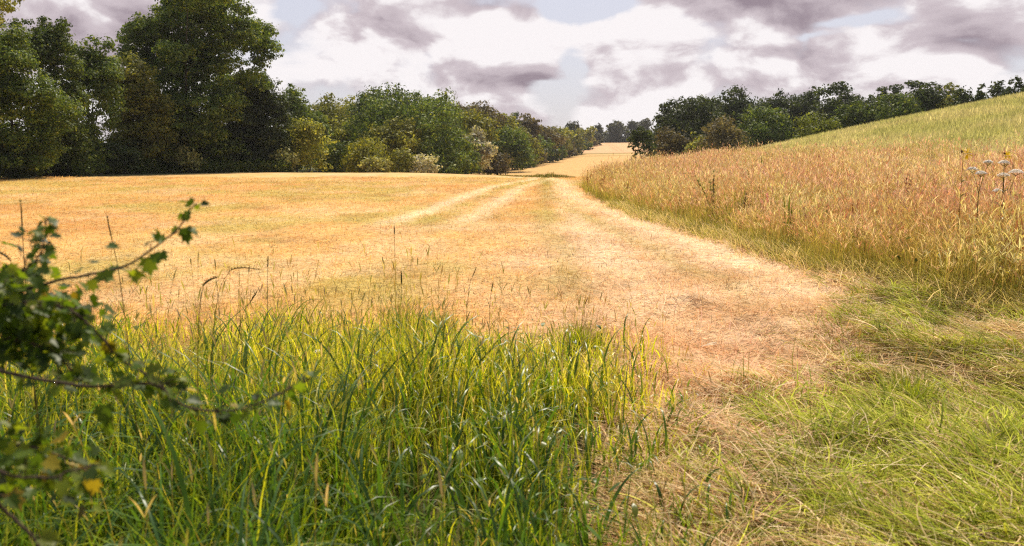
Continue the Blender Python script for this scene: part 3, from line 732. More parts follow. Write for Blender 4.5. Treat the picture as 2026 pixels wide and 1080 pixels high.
# ---- right wood
tree('small lone tree with bare trunk showing, standing at the end of the hill crest', 1271, 112, 250, 62, 'round', 'dark', 130, dens=.6, fill=False,
     lobes=[(1268, 262, 15, 12), (1257, 270, 14, 11), (1281, 272, 14, 11), (1253, 286, 13, 9), (1287, 288, 13, 9), (1270, 280, 17, 12), (1258, 300, 12, 7), (1286, 302, 12, 8), (1272, 296, 13, 8), (1252, 312, 9, 5), (1290, 314, 10, 6)])
shrub('brown grey rounded bush between the lone tree and the hill wood', 1326, 121, 243, 78, 'dome', 'brown', 131)
shrub('large round grey olive bush in front of the hill wood', 1430, 112, 229, 96, 'dome', 'brown', 132)
shrub('small olive bush between the two grey bushes before the hill wood', 1378, 116, 262, 48, 'dome', 'olive', 133)
shrub('bright light green rounded bush on the hill crest before the dark wood', 1607, 92, 219, 92, 'dome', 'bright', 134)
for k, a in enumerate([
 ('spiky dark tree at the left end of the hill wood', 1312, 146, 203, 48, 'tall', 'dark'),
 ('big rounded dark tree near the left end of the hill wood', 1368, 143, 190, 124, 'round', 'dark'),
 ('dark tree with a raised bumpy crown above the large grey bush', 1452, 150, 173, 84, 'round', 'dark'),
 ('dark tree filling the wood behind the big rounded one', 1415, 158, 190, 80, 'round', 'dark'),
 ('mid green full tree leaning out of the wood right of the large grey bush', 1512, 128, 206, 106, 'round', 'oak'),
 ('dark wood tree with level top left of the first umbrella-crowned tree', 1536, 152, 176, 84, 'round', 'dark'),
 ('dark wood tree behind the bright rounded bush', 1588, 150, 177, 76, 'round', 'dark'),
 ('umbrella-crowned tree standing tallest in the middle of the hill wood', 1644, 138, 156, 96, 'parasol', 'dark'),
 ('lower olive dark tree under the tallest umbrella crown', 1690, 118, 206, 84, 'round', 'oak'),
 ('dark slender tree left of the second umbrella-crowned tree', 1741, 128, 169, 46, 'tall', 'dark'),
 ('second smaller umbrella-crowned tree on the hill wood skyline', 1785, 128, 154, 66, 'parasol', 'dark'),
 ('green tree in front of the second umbrella crown', 1765, 112, 180, 88, 'round', 'oak'),
 ('blackish rounded tree right of the second umbrella crown', 1828, 116, 163, 76, 'round', 'dark'),
 ('olive topped tree towards the upper right of the hill wood', 1876, 112, 162, 58, 'round', 'olive'),
 ('low dark tree at the thinning right end of the hill wood', 1903, 104, 172, 50, 'round', 'dark'),
 ('single small round tree alone against the sky on the hill', 1932, 102, 166, 26, 'round', 'dark'),
 ('low rounded tree right of the single small one on the hill top', 1964, 99, 158, 44, 'round', 'dark'),
 ('round tree near the right photo edge on the hill top', 1997, 96, 150, 46, 'round', 'dark'),
 ('tall dark tree cut by the right photo edge', 2034, 92, 118, 52, 'tall', 'dark')]):
    tree(a[0], a[1], a[2], a[3], a[4] * 1.3, *a[5:], 140 + k, group=GR)

for k, (px, Yd, top, w) in enumerate([(630, 145, 200, 130), (690, 160, 198, 140), (770, 172, 190, 140), (850, 176, 200, 140), (915, 190, 212, 120), (970, 205, 226, 100), (1015, 238, 236, 80), (1060, 272, 246, 70), (1100, 320, 252, 56)]):
    tree('one of the trees closing the hedgerow from behind its front row', px, Yd, top, w, 'round', ['oak', 'olive', 'oak'][k % 3], 380 + k, group='trees closing the hedgerow from behind')
for k, (px, Yd, top, w) in enumerate([(1178, 492, 272, 30), (1196, 496, 270, 34), (1218, 497, 269, 36), (1240, 497, 269, 36), (1260, 496, 268, 36), (1282, 492, 266, 36)]):
    shrub('one of the low dark bushes lining the top of the far pink field', px, Yd, top, w, 'dome', 'blue', 340 + k, group='low dark bushes lining the top of the far field')
for k, (px, Yd, top, w) in enumerate([(1345, 168, 206, 150), (1425, 170, 196, 150), (1500, 172, 192, 150), (1570, 172, 192, 150), (1655, 165, 190, 150), (1730, 150, 186, 130), (1800, 142, 180, 130), (1865, 132, 180, 110)]):
    tree('one of the dark trees filling the hill wood behind its front row', px, Yd, top, w, 'round', 'dark', 300 + k, group='dark trees filling the hill wood behind its front row')
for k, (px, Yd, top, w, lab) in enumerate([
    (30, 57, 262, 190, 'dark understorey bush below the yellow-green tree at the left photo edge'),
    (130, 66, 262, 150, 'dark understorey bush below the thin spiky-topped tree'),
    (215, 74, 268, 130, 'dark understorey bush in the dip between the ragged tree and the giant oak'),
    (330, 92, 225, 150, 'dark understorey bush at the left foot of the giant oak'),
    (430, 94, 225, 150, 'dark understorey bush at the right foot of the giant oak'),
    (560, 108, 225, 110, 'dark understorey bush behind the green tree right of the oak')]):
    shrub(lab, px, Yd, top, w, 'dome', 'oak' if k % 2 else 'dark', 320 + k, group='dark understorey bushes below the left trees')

# ------------------------------------------------------------------ leafy shrub arching into the left foreground
_half = [(.0, .0), (.10, .03), (.40, -.06), (.34, .13), (.56, .34), (.30, .40), (.37, .72), (.15, .69), (0, 1.0)]
_out = _half + [(-x, y) for x, y in _half[-2:0:-1]]
LEAF_T = np.array([(0, .3)] + _out); LEAF_N = len(_out)
LEAF_TRI = np.array([(0, 1 + q, 1 + (q + 1) % LEAF_N) for q in range(LEAF_N)])
def lobed_leaves(pos, size, dirs, r, cols, flat=.4):
    """pos: leaf bases, dirs: pointing directions"""
    n = len(pos); d = dirs / np.linalg.norm(dirs, axis=1)[:, None]
    up = np.tile(np.array([[0, -.25, 1.0]]), (n, 1)) + r.normal(0, flat, (n, 3))
    s = np.cross(d, up); s /= np.linalg.norm(s, axis=1)[:, None] + 1e-9; nn = np.cross(s, d)
    lx, ly = LEAF_T[:, 0], LEAF_T[:, 1]
    fold = r.uniform(.1, .7, n)[:, None]; curl = r.uniform(-.1, .5, n)[:, None]
    lz = fold * np.abs(lx)[None, :] * .6 - curl * (ly ** 2)[None, :] * .5
    wid = r.uniform(.8, 1.1, n)[:, None, None]
    V = pos[:, None, :] + (size * .82)[:, None, None] * (s[:, None, :] * lx[None, :, None] * wid + d[:, None, :] * ly[None, :, None] + nn[:, None, :] * lz[..., None])
    T = (np.arange(n) * len(LEAF_T))[:, None, None] + LEAF_TRI[None]
    return V.reshape(-1, 3), T.reshape(-1, 3), np.repeat(cols, len(LEAF_T), 0)

def foreground_shrub():
    r = np.random.default_rng(77)
    o = P(-330, 900, 1.75); root = empty('leafy_shrub', (o[0], o[1], float(terrain(o[0], o[1]))), 'lobed-leaf shrub arching into the left foreground, close to the camera', 'shrub')
    R0 = np.array(root.location)
    hub = P(-120, 640, 1.75)
    GREEN = [(.075, .125, .014), (.12, .18, .018), (.04, .07, .012), (.20, .24, .022)]
    def leaf_part(parent, pos, size, dirs, yellow=0., flat=.4):
        n = len(pos); c = colmix(n, GREEN + [(.40, .26, .03)], [4, 3, 3, 2, 10 * yellow + 1e-6])
        V, T, Cc = lobed_leaves(pos - R0, size, dirs, r, c, flat)
        ob = new_mesh('leaves', V, None, M_SHRUB, Cc, parent, smooth=True, tris=T); return ob
    def branch(pts, r0, r1, nl, smin, smax, start=.15, yellow=0., spread=.03, pets=.035, flat=.4, extra=None):
        pw = curve([p if isinstance(p, np.ndarray) else P(*p) for p in pts], 40)
        wig = np.cumsum(r.normal(0, .0012, (40, 3)), 0); pw = pw + wig
        V, Fq = tube(pw - R0, np.linspace(r0 * .72, r1 * .8, 40), 7)
        # short petioles / thorns
        parts = [(V, Fq)]; pos = []; dr = []; sz = []
        for q in range(nl):
            f = start + (1 - start) * (q + r.random() * .6) / nl; k = min(39, int(f * 39))
            t = pw[min(k + 1, 39)] - pw[max(k - 1, 0)]; t /= np.linalg.norm(t) + 1e-9
            d = r.normal(size=3) * .8 + t * .9; d[2] -= .15; d /= np.linalg.norm(d)
            e = pw[k] + d * pets * r.uniform(.5, 1.2)
            parts.append(tube(np.array([pw[k], (pw[k] + e) / 2 + [0, 0, .003], e]) - R0, [.0012, .001, .0008], 4))
            d2 = d * .8 + r.normal(size=3) * .5 + np.array([0, 0, -.45]); pos.append(e); dr.append(d2); sz.append(r.uniform(smin, smax))
        if extra:
            for (px, py, Yd, s, dx, dz) in extra:
                e = P(px, py, Yd); pos.append(e); dr.append(np.array([dx, r.normal(0, .3), dz])); sz.append(s)
        V, Fq, _ = merge(parts)
        b = new_mesh('branch', V, Fq, M_TWIG, None, root, smooth=True)
        if pos: leaf_part(b, np.array(pos), np.array(sz), np.array(dr), yellow, flat)
        return b
    # main stem from the ground
    V, Fq = tube(curve([R0 * 0 + [0, 0, -.05], (hub - R0) * .5 + [.05, 0, 0], hub - R0], 14), np.linspace(.016, .009, 14), 8)
    new_mesh('stem', V, Fq, M_TWIG, None, root, smooth=True)
    branch([hub, (0, 590, 1.72), (100, 556, 1.70), (180, 540, 1.70), (250, 524, 1.70), (320, 482, 1.72), (370, 438, 1.75), (396, 402, 1.77)], .0055, .0016, 12, .026, .042, .42, pets=.02,
           extra=[(385, 408, 1.77, .030, .6, -.3), (372, 402, 1.76, .032, -.7, .2), (398, 402, 1.77, .026, .9, -.2), (364, 450, 1.75, .052, .15, -1), (372, 452, 1.75, .036, .9, -.5), (352, 452, 1.75, .032, -.8, -.4),
                  (322, 478, 1.72, .040, -.6, .5), (292, 508, 1.71, .055, .1, -1), (305, 500, 1.71, .034, .3, -.9), (232, 492, 1.70, .040, -1, .1), (212, 486, 1.7, .036, 1, -.1), (318, 498, 1.72, .030, .5, -.8),
                  (225, 548, 1.68, .055, -.9, .1), (260, 545, 1.68, .065, .9, -.1), (190, 520, 1.7, .034, -.9, .3)])
    branch([hub, (10, 575, 1.7), (75, 530, 1.72), (92, 490, 1.72), (98, 448, 1.73)], .004, .0012, 34, .022, .038, .25, pets=.014)
    branch([hub, (20, 560, 1.74), (60, 505, 1.74), (68, 470, 1.74)], .003, .001, 12, .024, .036, .3)
    branch([hub, (20, 600, 1.62), (130, 600, 1.62), (195, 650, 1.62), (240, 705, 1.62), (300, 745, 1.6), (345, 765, 1.6)], .005, .0015, 50, .026, .045, .2, yellow=.1)
    branch([(-260, 740, 1.55), (-60, 728, 1.5), (30, 745, 1.5), (110, 760, 1.5), (190, 772, 1.52), (270, 764, 1.55), (320, 764, 1.55), (350, 792, 1.56), (410, 812, 1.58), (470, 811, 1.6), (520, 797, 1.63), (570, 775, 1.66), (615, 752, 1.70)], .0058, .0014, 56, .024, .042, .2, yellow=.12,
           extra=[(205, 800, 1.5, .055, .1, -1), (212, 830, 1.5, .05, .1, -1), (225, 765, 1.52, .06, .9, .1), (260, 770, 1.55, .06, .9, 0), (320, 790, 1.56, .05, .8, -.5), (290, 740, 1.56, .055, .8, .3)])
    branch([(-320, 960, 1.5), (-80, 915, 1.32), (40, 942, 1.32), (100, 945, 1.33), (150, 930, 1.35), (195, 915, 1.38)], .0045, .0014, 16, .035, .055, .3, yellow=.12)
    branch([(-320, 985, 1.45), (-60, 975, 1.25), (10, 1015, 1.25), (55, 1060, 1.25), (95, 1100, 1.25)], .005, .003, 7, .03, .05, .3, yellow=.1)
    branch([hub, (-40, 650, 1.66), (40, 672, 1.64), (100, 690, 1.62), (140, 735, 1.62)], .0045, .0015, 50, .028, .05, .2)
    # the dense dark mass of leaves at the photo edge
    n = 820
    q = r.normal(size=(n, 2)); px = 20 + q[:, 0] * 84; py = 622 + q[:, 1] * 44 + .12 * (px - 40); k = (px < 215); px, py = px[k], py[k]; n = len(px)
    Yd = U(n, 1.58, 2.0); pos = np.array([P(a, b, c) for a, b, c in zip(px, py, Yd)])
    dirs = r.normal(size=(n, 3)) * np.array([1, .6, .6]) + np.array([.25, 0, -.45])
    st = new_mesh('branch', *tube(curve([hub - R0, P(0, 630, 1.75) - R0, P(150, 640, 1.75) - R0], 12), np.linspace(.006, .002, 12), 6), M_TWIG, None, root)
    leaf_part(st, pos, U(n, .026, .050), dirs, .02, .5)
    n = 150
    px = U(n, -60, 190); py = 900 + 40 * r.normal(size=n) + .2 * px; Yd = U(n, 1.35, 1.7); pos = np.array([P(a, b, c) for a, b, c in zip(px, py, Yd)])
    dirs = r.normal(size=(n, 3)) * np.array([1, .6, .6]) + np.array([.25, 0, -.45])
    st = new_mesh('branch', *tube(curve([P(-320, 950, 1.6) - R0, P(0, 880, 1.55) - R0, P(170, 920, 1.55) - R0], 12), np.linspace(.005, .002, 12), 6), M_TWIG, None, root)
    leaf_part(st, pos, U(n, .024, .045), dirs, .08, .5)
foreground_shrub()

# ------------------------------------------------------------------ single stalks, tussocks and flowers
def stalk(label, px, ytop, Yd, lean, head, hw, group='seed-bearing grass stalks in the foreground', c=(.16, .13, .045), bend=.0):
    top = P(px, ytop, Yd); x0 = top[0] - lean; z0 = float(terrain(x0, Yd))
    root = empty('grass_stalk', (x0, Yd, z0), label, 'grass stalk', group); R0 = np.array(root.location)
    top = np.array(top); d = top - R0
    pts = curve([R0 * 0, d * np.array([.2, .2, .5]), d * np.array([.6, .6, .82]), d + np.array([0, 0, -head * .9 + 0])], 14)
    V, Fq = tube(pts, np.linspace(.0022, .0011, 14), 5)
    Cc = np.tile(np.array(c), (len(V), 1)); new_mesh('stem', V, Fq, M_GRASS, Cc, root, smooth=True)
    t = pts[-1] - pts[-2]; t /= np.linalg.norm(t); t = t + np.array([bend, 0, 0]); t /= np.linalg.norm(t)
    hp = pts[-1][None] + t[None] * np.linspace(0, head, 9)[:, None] + np.array([bend, 0, -abs(bend)])[None] * (np.linspace(0, 1, 9) ** 2)[:, None] * head * .6
    V, Fq = tube(hp, hw * np.sin(np.linspace(.25, 3.0, 9)) ** .6, 6)
    n = 70; k = rng.integers(0, 9, n); rt = hp[k] + rng.normal(0, hw * .3, (n, 3))
    bl = blades(rt, U(n, .006, .012), U(n, .0015, .003), U(n, 0, 6.28), U(n, .1, .8), U(n, .2, 1.0), np.tile(np.array(c) * .8, (n, 1)), S=2, prof='spindle')[0]
    V2, F2, C2 = merge([(V, Fq, np.tile(np.array(c) * .75, (len(V), 1))), bl]); new_mesh('seed_head', V2, F2, M_GRASS, C2, root)
    for q, l, w in ((4, .16, .006), (7, .12, .005)):      # two stem leaves
        lf = blades(pts[[q]], np.array([l]), np.array([w]), U(1, 0, 6.28), np.array([.35]), U(1, 1.0, 2.2), np.array([[.13, .16, .025]]), S=6)[0]
        new_mesh('leaf', lf[0], lf[1], M_GRASS, lf[2], root, smooth=True)
stalk('tallest single grass stalk, dark narrow head, upright at the middle of the field', 780, 450, 5.6, .0, .055, .0042)
stalk('straight dark grass stalk rising above the shrub at the far left', 40, 405, 2.9, .01, .10, .0022)
stalk('dark grass stalk leaning left above the pair of flat shrub leaves', 218, 430, 3.0, -.05, .09, .0022)
stalk('pale arched grass stalk bending right of the shrub tip', 452, 497, 3.6, .14, .10, .0026, bend=.8, c=(.24, .19, .06))
stalk('dark stalk standing in the gap between shrub and middle tufts', 529, 512, 3.9, .02, .05, .0028)
stalk('thin grass stalk with drooping head right of the shrub tip', 400, 535, 3.2, .06, .07, .0045, bend=.5, c=(.20, .17, .06))
stalk('short thick-headed stalk above the middle tuft of grass', 794, 540, 5.7, .0, .09, .0055, c=(.15, .15, .035))
stalk('slender stalk leaning right above the brown field', 935, 530, 5.8, .06, .07, .0028)
stalk('brown-headed stalk standing right of the middle tufts', 972, 560, 5.7, .02, .07, .0045)
stalk('leaning grass stalk left of the first green tuft', 494, 575, 4.4, .12, .07, .004)
stalk('reddish stalk with flat head at the right side of the tall grass', 1158, 590, 6.0, .03, .05, .003, c=(.24, .12, .06))
stalk('short stalk at left photo edge bending over the shrub', 18, 480, 2.7, -.06, .07, .003, bend=-.5)

def tussock(label, px, pyb, ytop, wpx, n, pal, group='upright green grass tufts', th=(.1, 1.5)):
    Yd = ZC * F / (pyb - 310.0); b = P(px, pyb, Yd); z = float(terrain(b[0], b[1])); H = P(px, ytop, Yd)[2] - z
    root = empty('grass_tuft', (b[0], b[1], z), label, 'grass tuft', group)
    w = wpx * Yd / F / 2; rad = w * np.abs(rng.normal(0, .5, n)).clip(0, 1.2); a = U(n, 0, 6.28)
    rt = np.stack([np.cos(a) * rad, np.sin(a) * rad * .8, np.full(n, -.02)], -1)
    hh = H * U(n, .25, 1.1) * (1 - .25 * (rad / (w + 1e-6)).clip(0, 1))
    c = colmix(n, pal, [3, 3, 2])
    bl = blades(rt, hh, U(n, .003, .0065) * (1 + Yd / 14), a + rng.normal(0, .6, n), np.abs(rng.normal(0, .2, n)), U(n, *th), c, S=6, tipcol=c * C3(1.25, 1.1, .9), wob=.3)[0]
    new_mesh('blades', bl[0], bl[1], M_GRASS, bl[2], root, smooth=True)
    for q in rng.choice(n, max(3, n // 90)):
        st, tp, t_, az_ = blades(rt[[q]], np.array([H]) * U(1, 1.0, 1.35), np.array([.004]), a[[q]], np.array([.03]), U(1, .05, .35), np.array([[.24, .20, .06]]), S=5, prof='stem')
        so_ = new_mesh('seed_stem', st[0], st[1], M_GRASS, st[2], root)
        hd = blades(tp, U(1, .05, .1), U(1, .006, .011), az_, t_, t_ + .2, np.array([[.30, .20, .09]]), S=4, prof='spindle')[0]
        new_mesh('seed_head', hd[0], hd[1], M_GRASS, hd[2], so_)
PG = [(.22, .30, .03), (.30, .36, .035), (.14, .21, .025)]; PD = [(.16, .22, .035), (.24, .28, .04), (.12, .16, .03)]
tussock('dense bright green tuft at the far right corner of the tall grass', 1150, 712, 618, 120, 700, PG)
tussock('slim tall tuft of grass with several seed stems at mid field edge', 788, 690, 560, 60, 300, PD)
tussock('narrow tuft with feathery stems beside the slim tall tuft', 864, 685, 575, 50, 220, PD)
tussock('small rounded green tuft near the middle left of the grass edge', 640, 700, 630, 90, 380, PG)
tussock('low lime tuft among the tall grass left of the small rounded one', 535, 705, 640, 100, 320, PG)
tussock('fresh green tuft rising from flattened hay, left of the larger one at right', 1690, 735, 672, 90, 420, PG, th=(.3, 1.6))
tussock('larger fresh green tuft leaning over flattened hay at right', 1800, 800, 715, 170, 700, PG, th=(.4, 1.9))
tussock('small green tuft poking from flattened hay near the lower centre right', 1450, 810, 765, 110, 300, PD, th=(.4, 1.8))
tussock('tiny green tuft beside the pale dry leaf on the mown path', 1352, 728, 700, 60, 140, PD, th=(.5, 1.9))

# pale dry leaf lying on the mown path
b = P(1385, 705, 6.25); root_z = float(terrain(b[0], b[1]))
bl = blades(np.array([[0, 0, .04], [.03, .01, .045]]), np.array([.16, .12]), np.array([.035, .025]), np.array([.1, .3]), np.array([1.4, 1.3]), np.array([1.6, 1.75]), np.tile(np.array([[.72, .66, .5]]), (2, 1)), S=5, prof='spindle')[0]
o = new_mesh('dry_leaf', bl[0], bl[1], M_PETAL, bl[2]); o.location = (b[0], b[1], root_z)
tag(o, 'pale dry leaf lying on the mown path in front of the tall grass', 'leaf')

def umbel_plant(label, Yd, heads, c_stem=(.20, .18, .05)):
    """white flat-topped flower heads on one branching stem; heads in photo pixels"""
    hp = np.array([P(px, py, Yd + dy) for px, py, w, dy in heads]); cx = hp[:, 0].mean(); z0 = float(terrain(cx, Yd))
    root = empty('umbel_flower', (cx, Yd, z0), label, 'wild flower', 'white umbel flowers in the meadow'); R0 = np.array(root.location)
    fork = np.array([cx - R0[0], 0, (hp[:, 2].min() - z0) - .22]); parts = [tube(curve([[0, 0, -.02], fork * .5 + [.01, 0, 0], fork], 10), np.linspace(.006, .004, 10), 6)]
    for h in hp:
        e = h - R0; parts.append(tube(curve([fork, (fork + e) / 2 + [0, 0, .02], e - [0, 0, .03]], 8), np.linspace(.0035, .002, 8), 5))
    V, Fq, _ = merge(parts); new_mesh('stem', V, Fq, M_GRASS, np.tile(np.array(c_stem), (len(V), 1)), root, smooth=True)
    for h, (px, py, w, dy) in zip(hp, heads):
        R = w * .95 * Yd / F / 2; n = 420; e = h - R0
        a = U(n, 0, 6.28); rr = R * np.sqrt(rng.random(n)); p = e + np.stack([np.cos(a) * rr, np.sin(a) * rr, .5 * R * (1 - (rr / R) ** 2) + U(n, -.006, .006)], -1)
        fl_ = blades(p, U(n, .010, .018), U(n, .010, .018), U(n, 0, 6.28), U(n, .6, 1.5), U(n, 1.0, 1.7), colmix(n, [(.88, .84, .78), (.80, .74, .66)], [3, 1], .06), S=2, prof='spindle')[0]
        m = 14; a2 = np.arange(m) * 6.28 / m; ry = [tube(np.array([e - [0, 0, .035], e + [math.cos(q) * R * .75, math.sin(q) * R * .75, 0.0]]), [.0012, .001], 4) for q in a2]
        V, Fq, _ = merge(ry); Vf, Ff, Cf = merge([(V, Fq, np.tile(np.array(c_stem), (len(V), 1))), fl_])
        new_mesh('flower_head', Vf, Ff, M_PETAL, Cf, root)
umbel_plant('white umbel flower plant with three heads left of the other one', 9.0, [(1955, 322, 16, 0), (1924, 336, 20, .05), (1941, 344, 20, -.05)])
umbel_plant('white umbel flower plant at the right edge of the photo with four heads', 9.8, [(1986, 323, 20, 0), (1985, 348, 22, .08), (2010, 342, 26, -.05), (1974, 379, 18, .1)])

def ragwort(label, px, py, Yd, s):
    top = P(px, py, Yd); z0 = float(terrain(top[0], Yd)); root = empty('yellow_flower', (top[0], Yd, z0), label, 'wild flower', 'yellow flowers in the meadow'); R0 = np.array(root.location); e = top - R0
    pts = curve([[0.02, 0, -.02], [0.01, 0, e[2] * .5], e], 10); V, Fq = tube(pts, np.linspace(.004, .0025, 10), 6)
    lf = blades(pts[3:9], U(6, .08, .14), U(6, .014, .022), U(6, 0, 6.28), U(6, .5, .9), U(6, 1.4, 2.2), np.tile(np.array([.16, .15, .03]), (6, 1)), S=5, prof='spindle')[0]
    V2, F2, C2 = merge([(V, Fq, np.tile(np.array([.24, .17, .06]), (len(V), 1))), lf]); new_mesh('stem', V2, F2, M_GRASS, C2, root, smooth=True)
    n = 16; a = np.arange(n) * 6.28 / n
    pe = blades(np.tile(e + [.03 * s, -.01, -.01], (n, 1)) + np.stack([np.cos(a) * .006, np.sin(a) * .003, np.sin(a) * .006], -1), np.full(n, .055 * s), np.full(n, .022 * s), np.where(np.cos(a) > 0, 0, math.pi) + rng.normal(0, .3, n), np.abs(np.arctan2(np.cos(a), np.sin(a))), np.abs(np.arctan2(np.cos(a), np.sin(a))) + .3, np.tile(np.array([[.80, .58, .02]]), (n, 1)), S=3, prof='spindle')[0]
    new_mesh('flower', pe[0], pe[1], M_PETAL, pe[2], root)
    m = 60; bd = blades(np.tile(e + [-.012 * s, 0, .01], (m, 1)) + rng.normal(0, .006 * s, (m, 3)), U(m, .012, .024) * s, U(m, .005, .009), U(m, 0, 6.28), U(m, 0, 1.8), U(m, .5, 2), np.tile(np.array([[.14, .05, .02]]), (m, 1)), S=2, prof='spindle')[0]
    new_mesh('seed_head', bd[0], bd[1], M_PETAL, bd[2], root)
ragwort('yellow flower with dark brown seed head standing above the meadow', 1906, 302, 9.2, 1.25)
ragwort('smaller yellow flower with dark head near the right photo edge', 1989, 306, 9.8, .9)

def dock(label, px, pyb, ytop, c=(.26, .10, .045), Yd=None, pale=False):
    Yd = Yd or ZC * F / (pyb - 310.0); b = P(px, pyb, Yd); z = float(terrain(b[0], b[1])); H = P(px, ytop, Yd)[2] - z
    root = empty('dock_plant', (b[0], b[1], z), label, 'weed', 'dark weeds standing in the meadow')
    parts = []; tops = []
    for q in range(4):
        t = np.array([rng.normal(0, .12) * H, rng.normal(0, .1) * H, H * (1 if q == 0 else rng.uniform(.7, .95))]); pts = curve([[0, 0, 0], t * np.array([.3, .3, .55]), t], 12)
        parts.append(tube(pts, np.linspace(.007, .003, 12), 5)); tops.append(pts)
    V, Fq, _ = merge(parts); new_mesh('stem', V, Fq, M_GRASS, np.tile(np.array(c) * .8, (len(V), 1)), root)
    for pts in tops:
        n = 120; k = rng.integers(5, 12, n); rt = pts[k] + rng.normal(0, .012, (n, 3))
        bl = blades(rt, U(n, .02, .04), U(n, .01, .02), U(n, 0, 6.28), U(n, 0, 1), U(n, .3, 1.6), colmix(n, [c, tuple(v * 1.4 for v in c)], [2, 1]), S=2, prof='spindle')[0]
        new_mesh('seed_head', bl[0], bl[1], M_MEADOW, bl[2], root)
dock('rusty brown dock standing at the near corner of the meadow by the track', 1163, 380, 338)
dock('second rusty dock a little right of the one at the meadow corner', 1188, 392, 345)
dock('dark green weed stems standing in the front of the meadow, left of the pink patch', 1410, 455, 340, (.10, .12, .03))
dock('tall dark weed among yellow grass behind the pink patch', 1488, 440, 338, (.11, .12, .025))
dock('dark brown dock beside the pink patch at the meadow edge', 1478, 470, 385, (.13, .09, .04))
dock('dull pink flowering thistle patch at the front edge of the meadow', 1520, 468, 385, (.80, .42, .44))
dock('rusty red dock low among pink grass at the right', 1782, 480, 345, (.26, .09, .05))

# ------------------------------------------------------------------ sky
SUN_EL, SUN_AZ = math.radians(54), math.radians(10)     # azimuth measured from +Y towards +X
wd = bpy.data.worlds.new('World'); sc.world = wd; wd.use_nodes = True
T = wd.node_tree; N = T.nodes; L = T.links; N.clear()
out = N.new('ShaderNodeOutputWorld'); bg = N.new('ShaderNodeBackground'); bg.inputs['Strength'].default_value = .1
sky = N.new('ShaderNodeTexSky'); sky.sky_type = 'NISHITA'; sky.sun_disc = False
sky.sun_elevation = SUN_EL; sky.sun_rotation = SUN_AZ; sky.air_density = 1.0; sky.dust_density = 2.0; sky.ozone_density = 1.0
tc = N.new('ShaderNodeTexCoord'); DIR = tc.outputs['Generated']
def lk(v, s):
    if hasattr(v, 'is_linked'): L.new(v, s)
    else: s.default_value = v
def M_(op, a, b=None, c=None, clamp=False):
    k = N.new('ShaderNodeMath'); k.operation = op; k.use_clamp = clamp
    for q, v in enumerate((a, b, c)):
        if v is not None: lk(v, k.inputs[q])
    return k.outputs[0]
def V_(op, a, b=None):
    k = N.new('ShaderNodeVectorMath'); k.operation = op; lk(a, k.inputs[0])
    if b is not None: lk(b, k.inputs[1])
    return k
def mixc(f, a, b):
    k = N.new('ShaderNodeMix'); k.data_type = 'RGBA'; lk(f, k.inputs[0]); lk(a, k.inputs[6]); lk(b, k.inputs[7]); return k.outputs[2]
def sm(x, a, b, lo=0., hi=1.):
    k = N.new('ShaderNodeMapRange'); k.interpolation_type = 'SMOOTHSTEP'; lk(x, k.inputs[0])
    k.inputs[1].default_value = a; k.inputs[2].default_value = b; k.inputs[3].default_value = lo; k.inputs[4].default_value = hi; return k.outputs[0]
def noise(vec, scale, det=7, rough=.55, dist=0.):
    k = N.new('ShaderNodeTexNoise'); lk(vec, k.inputs['Vector']); k.inputs['Scale'].default_value = scale; k.inputs['Detail'].default_value = det
    k.inputs['Roughness'].default_value = rough; k.inputs['Distortion'].default_value = dist; return k
sp = N.new('ShaderNodeSeparateXYZ'); L.new(DIR, sp.inputs[0])
hz = M_('ADD', M_('MAXIMUM', sp.outputs[2], 0.0), .55)
cb = N.new('ShaderNodeCombineXYZ'); lk(M_('DIVIDE', sp.outputs[0], hz), cb.inputs[0]); lk(M_('DIVIDE', sp.outputs[1], hz), cb.inputs[1]); lk(M_('MULTIPLY', sp.outputs[2], 1.5), cb.inputs[2])
sq = cb.outputs[0]
warp = noise(sq, 3.2, 3, .5); wv = V_('MULTIPLY', V_('SUBTRACT', warp.outputs['Color'], (.5, .5, .5)).outputs[0], (.17, .17, .08)).outputs[0]
q0 = V_('ADD', sq, wv).outputs[0]
def billow(vec, scale, det):
    k = N.new('ShaderNodeTexNoise'); k.noise_type = 'RIDGED_MULTIFRACTAL'; k.normalize = True; lk(vec, k.inputs['Vector']); k.inputs['Scale'].default_value = scale
    k.inputs['Detail'].default_value = det; k.inputs['Roughness'].default_value = .5; k.inputs['Lacunarity'].default_value = 2.1; k.inputs['Offset'].default_value = .9; k.inputs['Gain'].default_value = 1.4
    return M_('SUBTRACT', 1.0, k.outputs[0])
UPV = (0.0, -.055, .02)                      # a step towards the zenith of the cloud sheet
qu = V_('ADD', q0, UPV).outputs[0]
B0 = billow(q0, 3.4, 3.5); B1 = billow(qu, 3.4, 3.5)
D0 = M_('ADD', M_('MULTIPLY', noise(q0, 3.1, 9, .60).outputs[0], .8), M_('MULTIPLY', B0, .16))
S0 = noise(q0, 3.1, 8, .62).outputs[0]; S1 = noise(qu, 3.1, 4, .52).outputs[0]
relief = M_('ADD', M_('MULTIPLY', M_('SUBTRACT', S1, S0), 2.6), M_('MULTIPLY', M_('SUBTRACT', B1, B0), .55))
Dlo = noise(q0, 3.1, 2, .5).outputs[0]
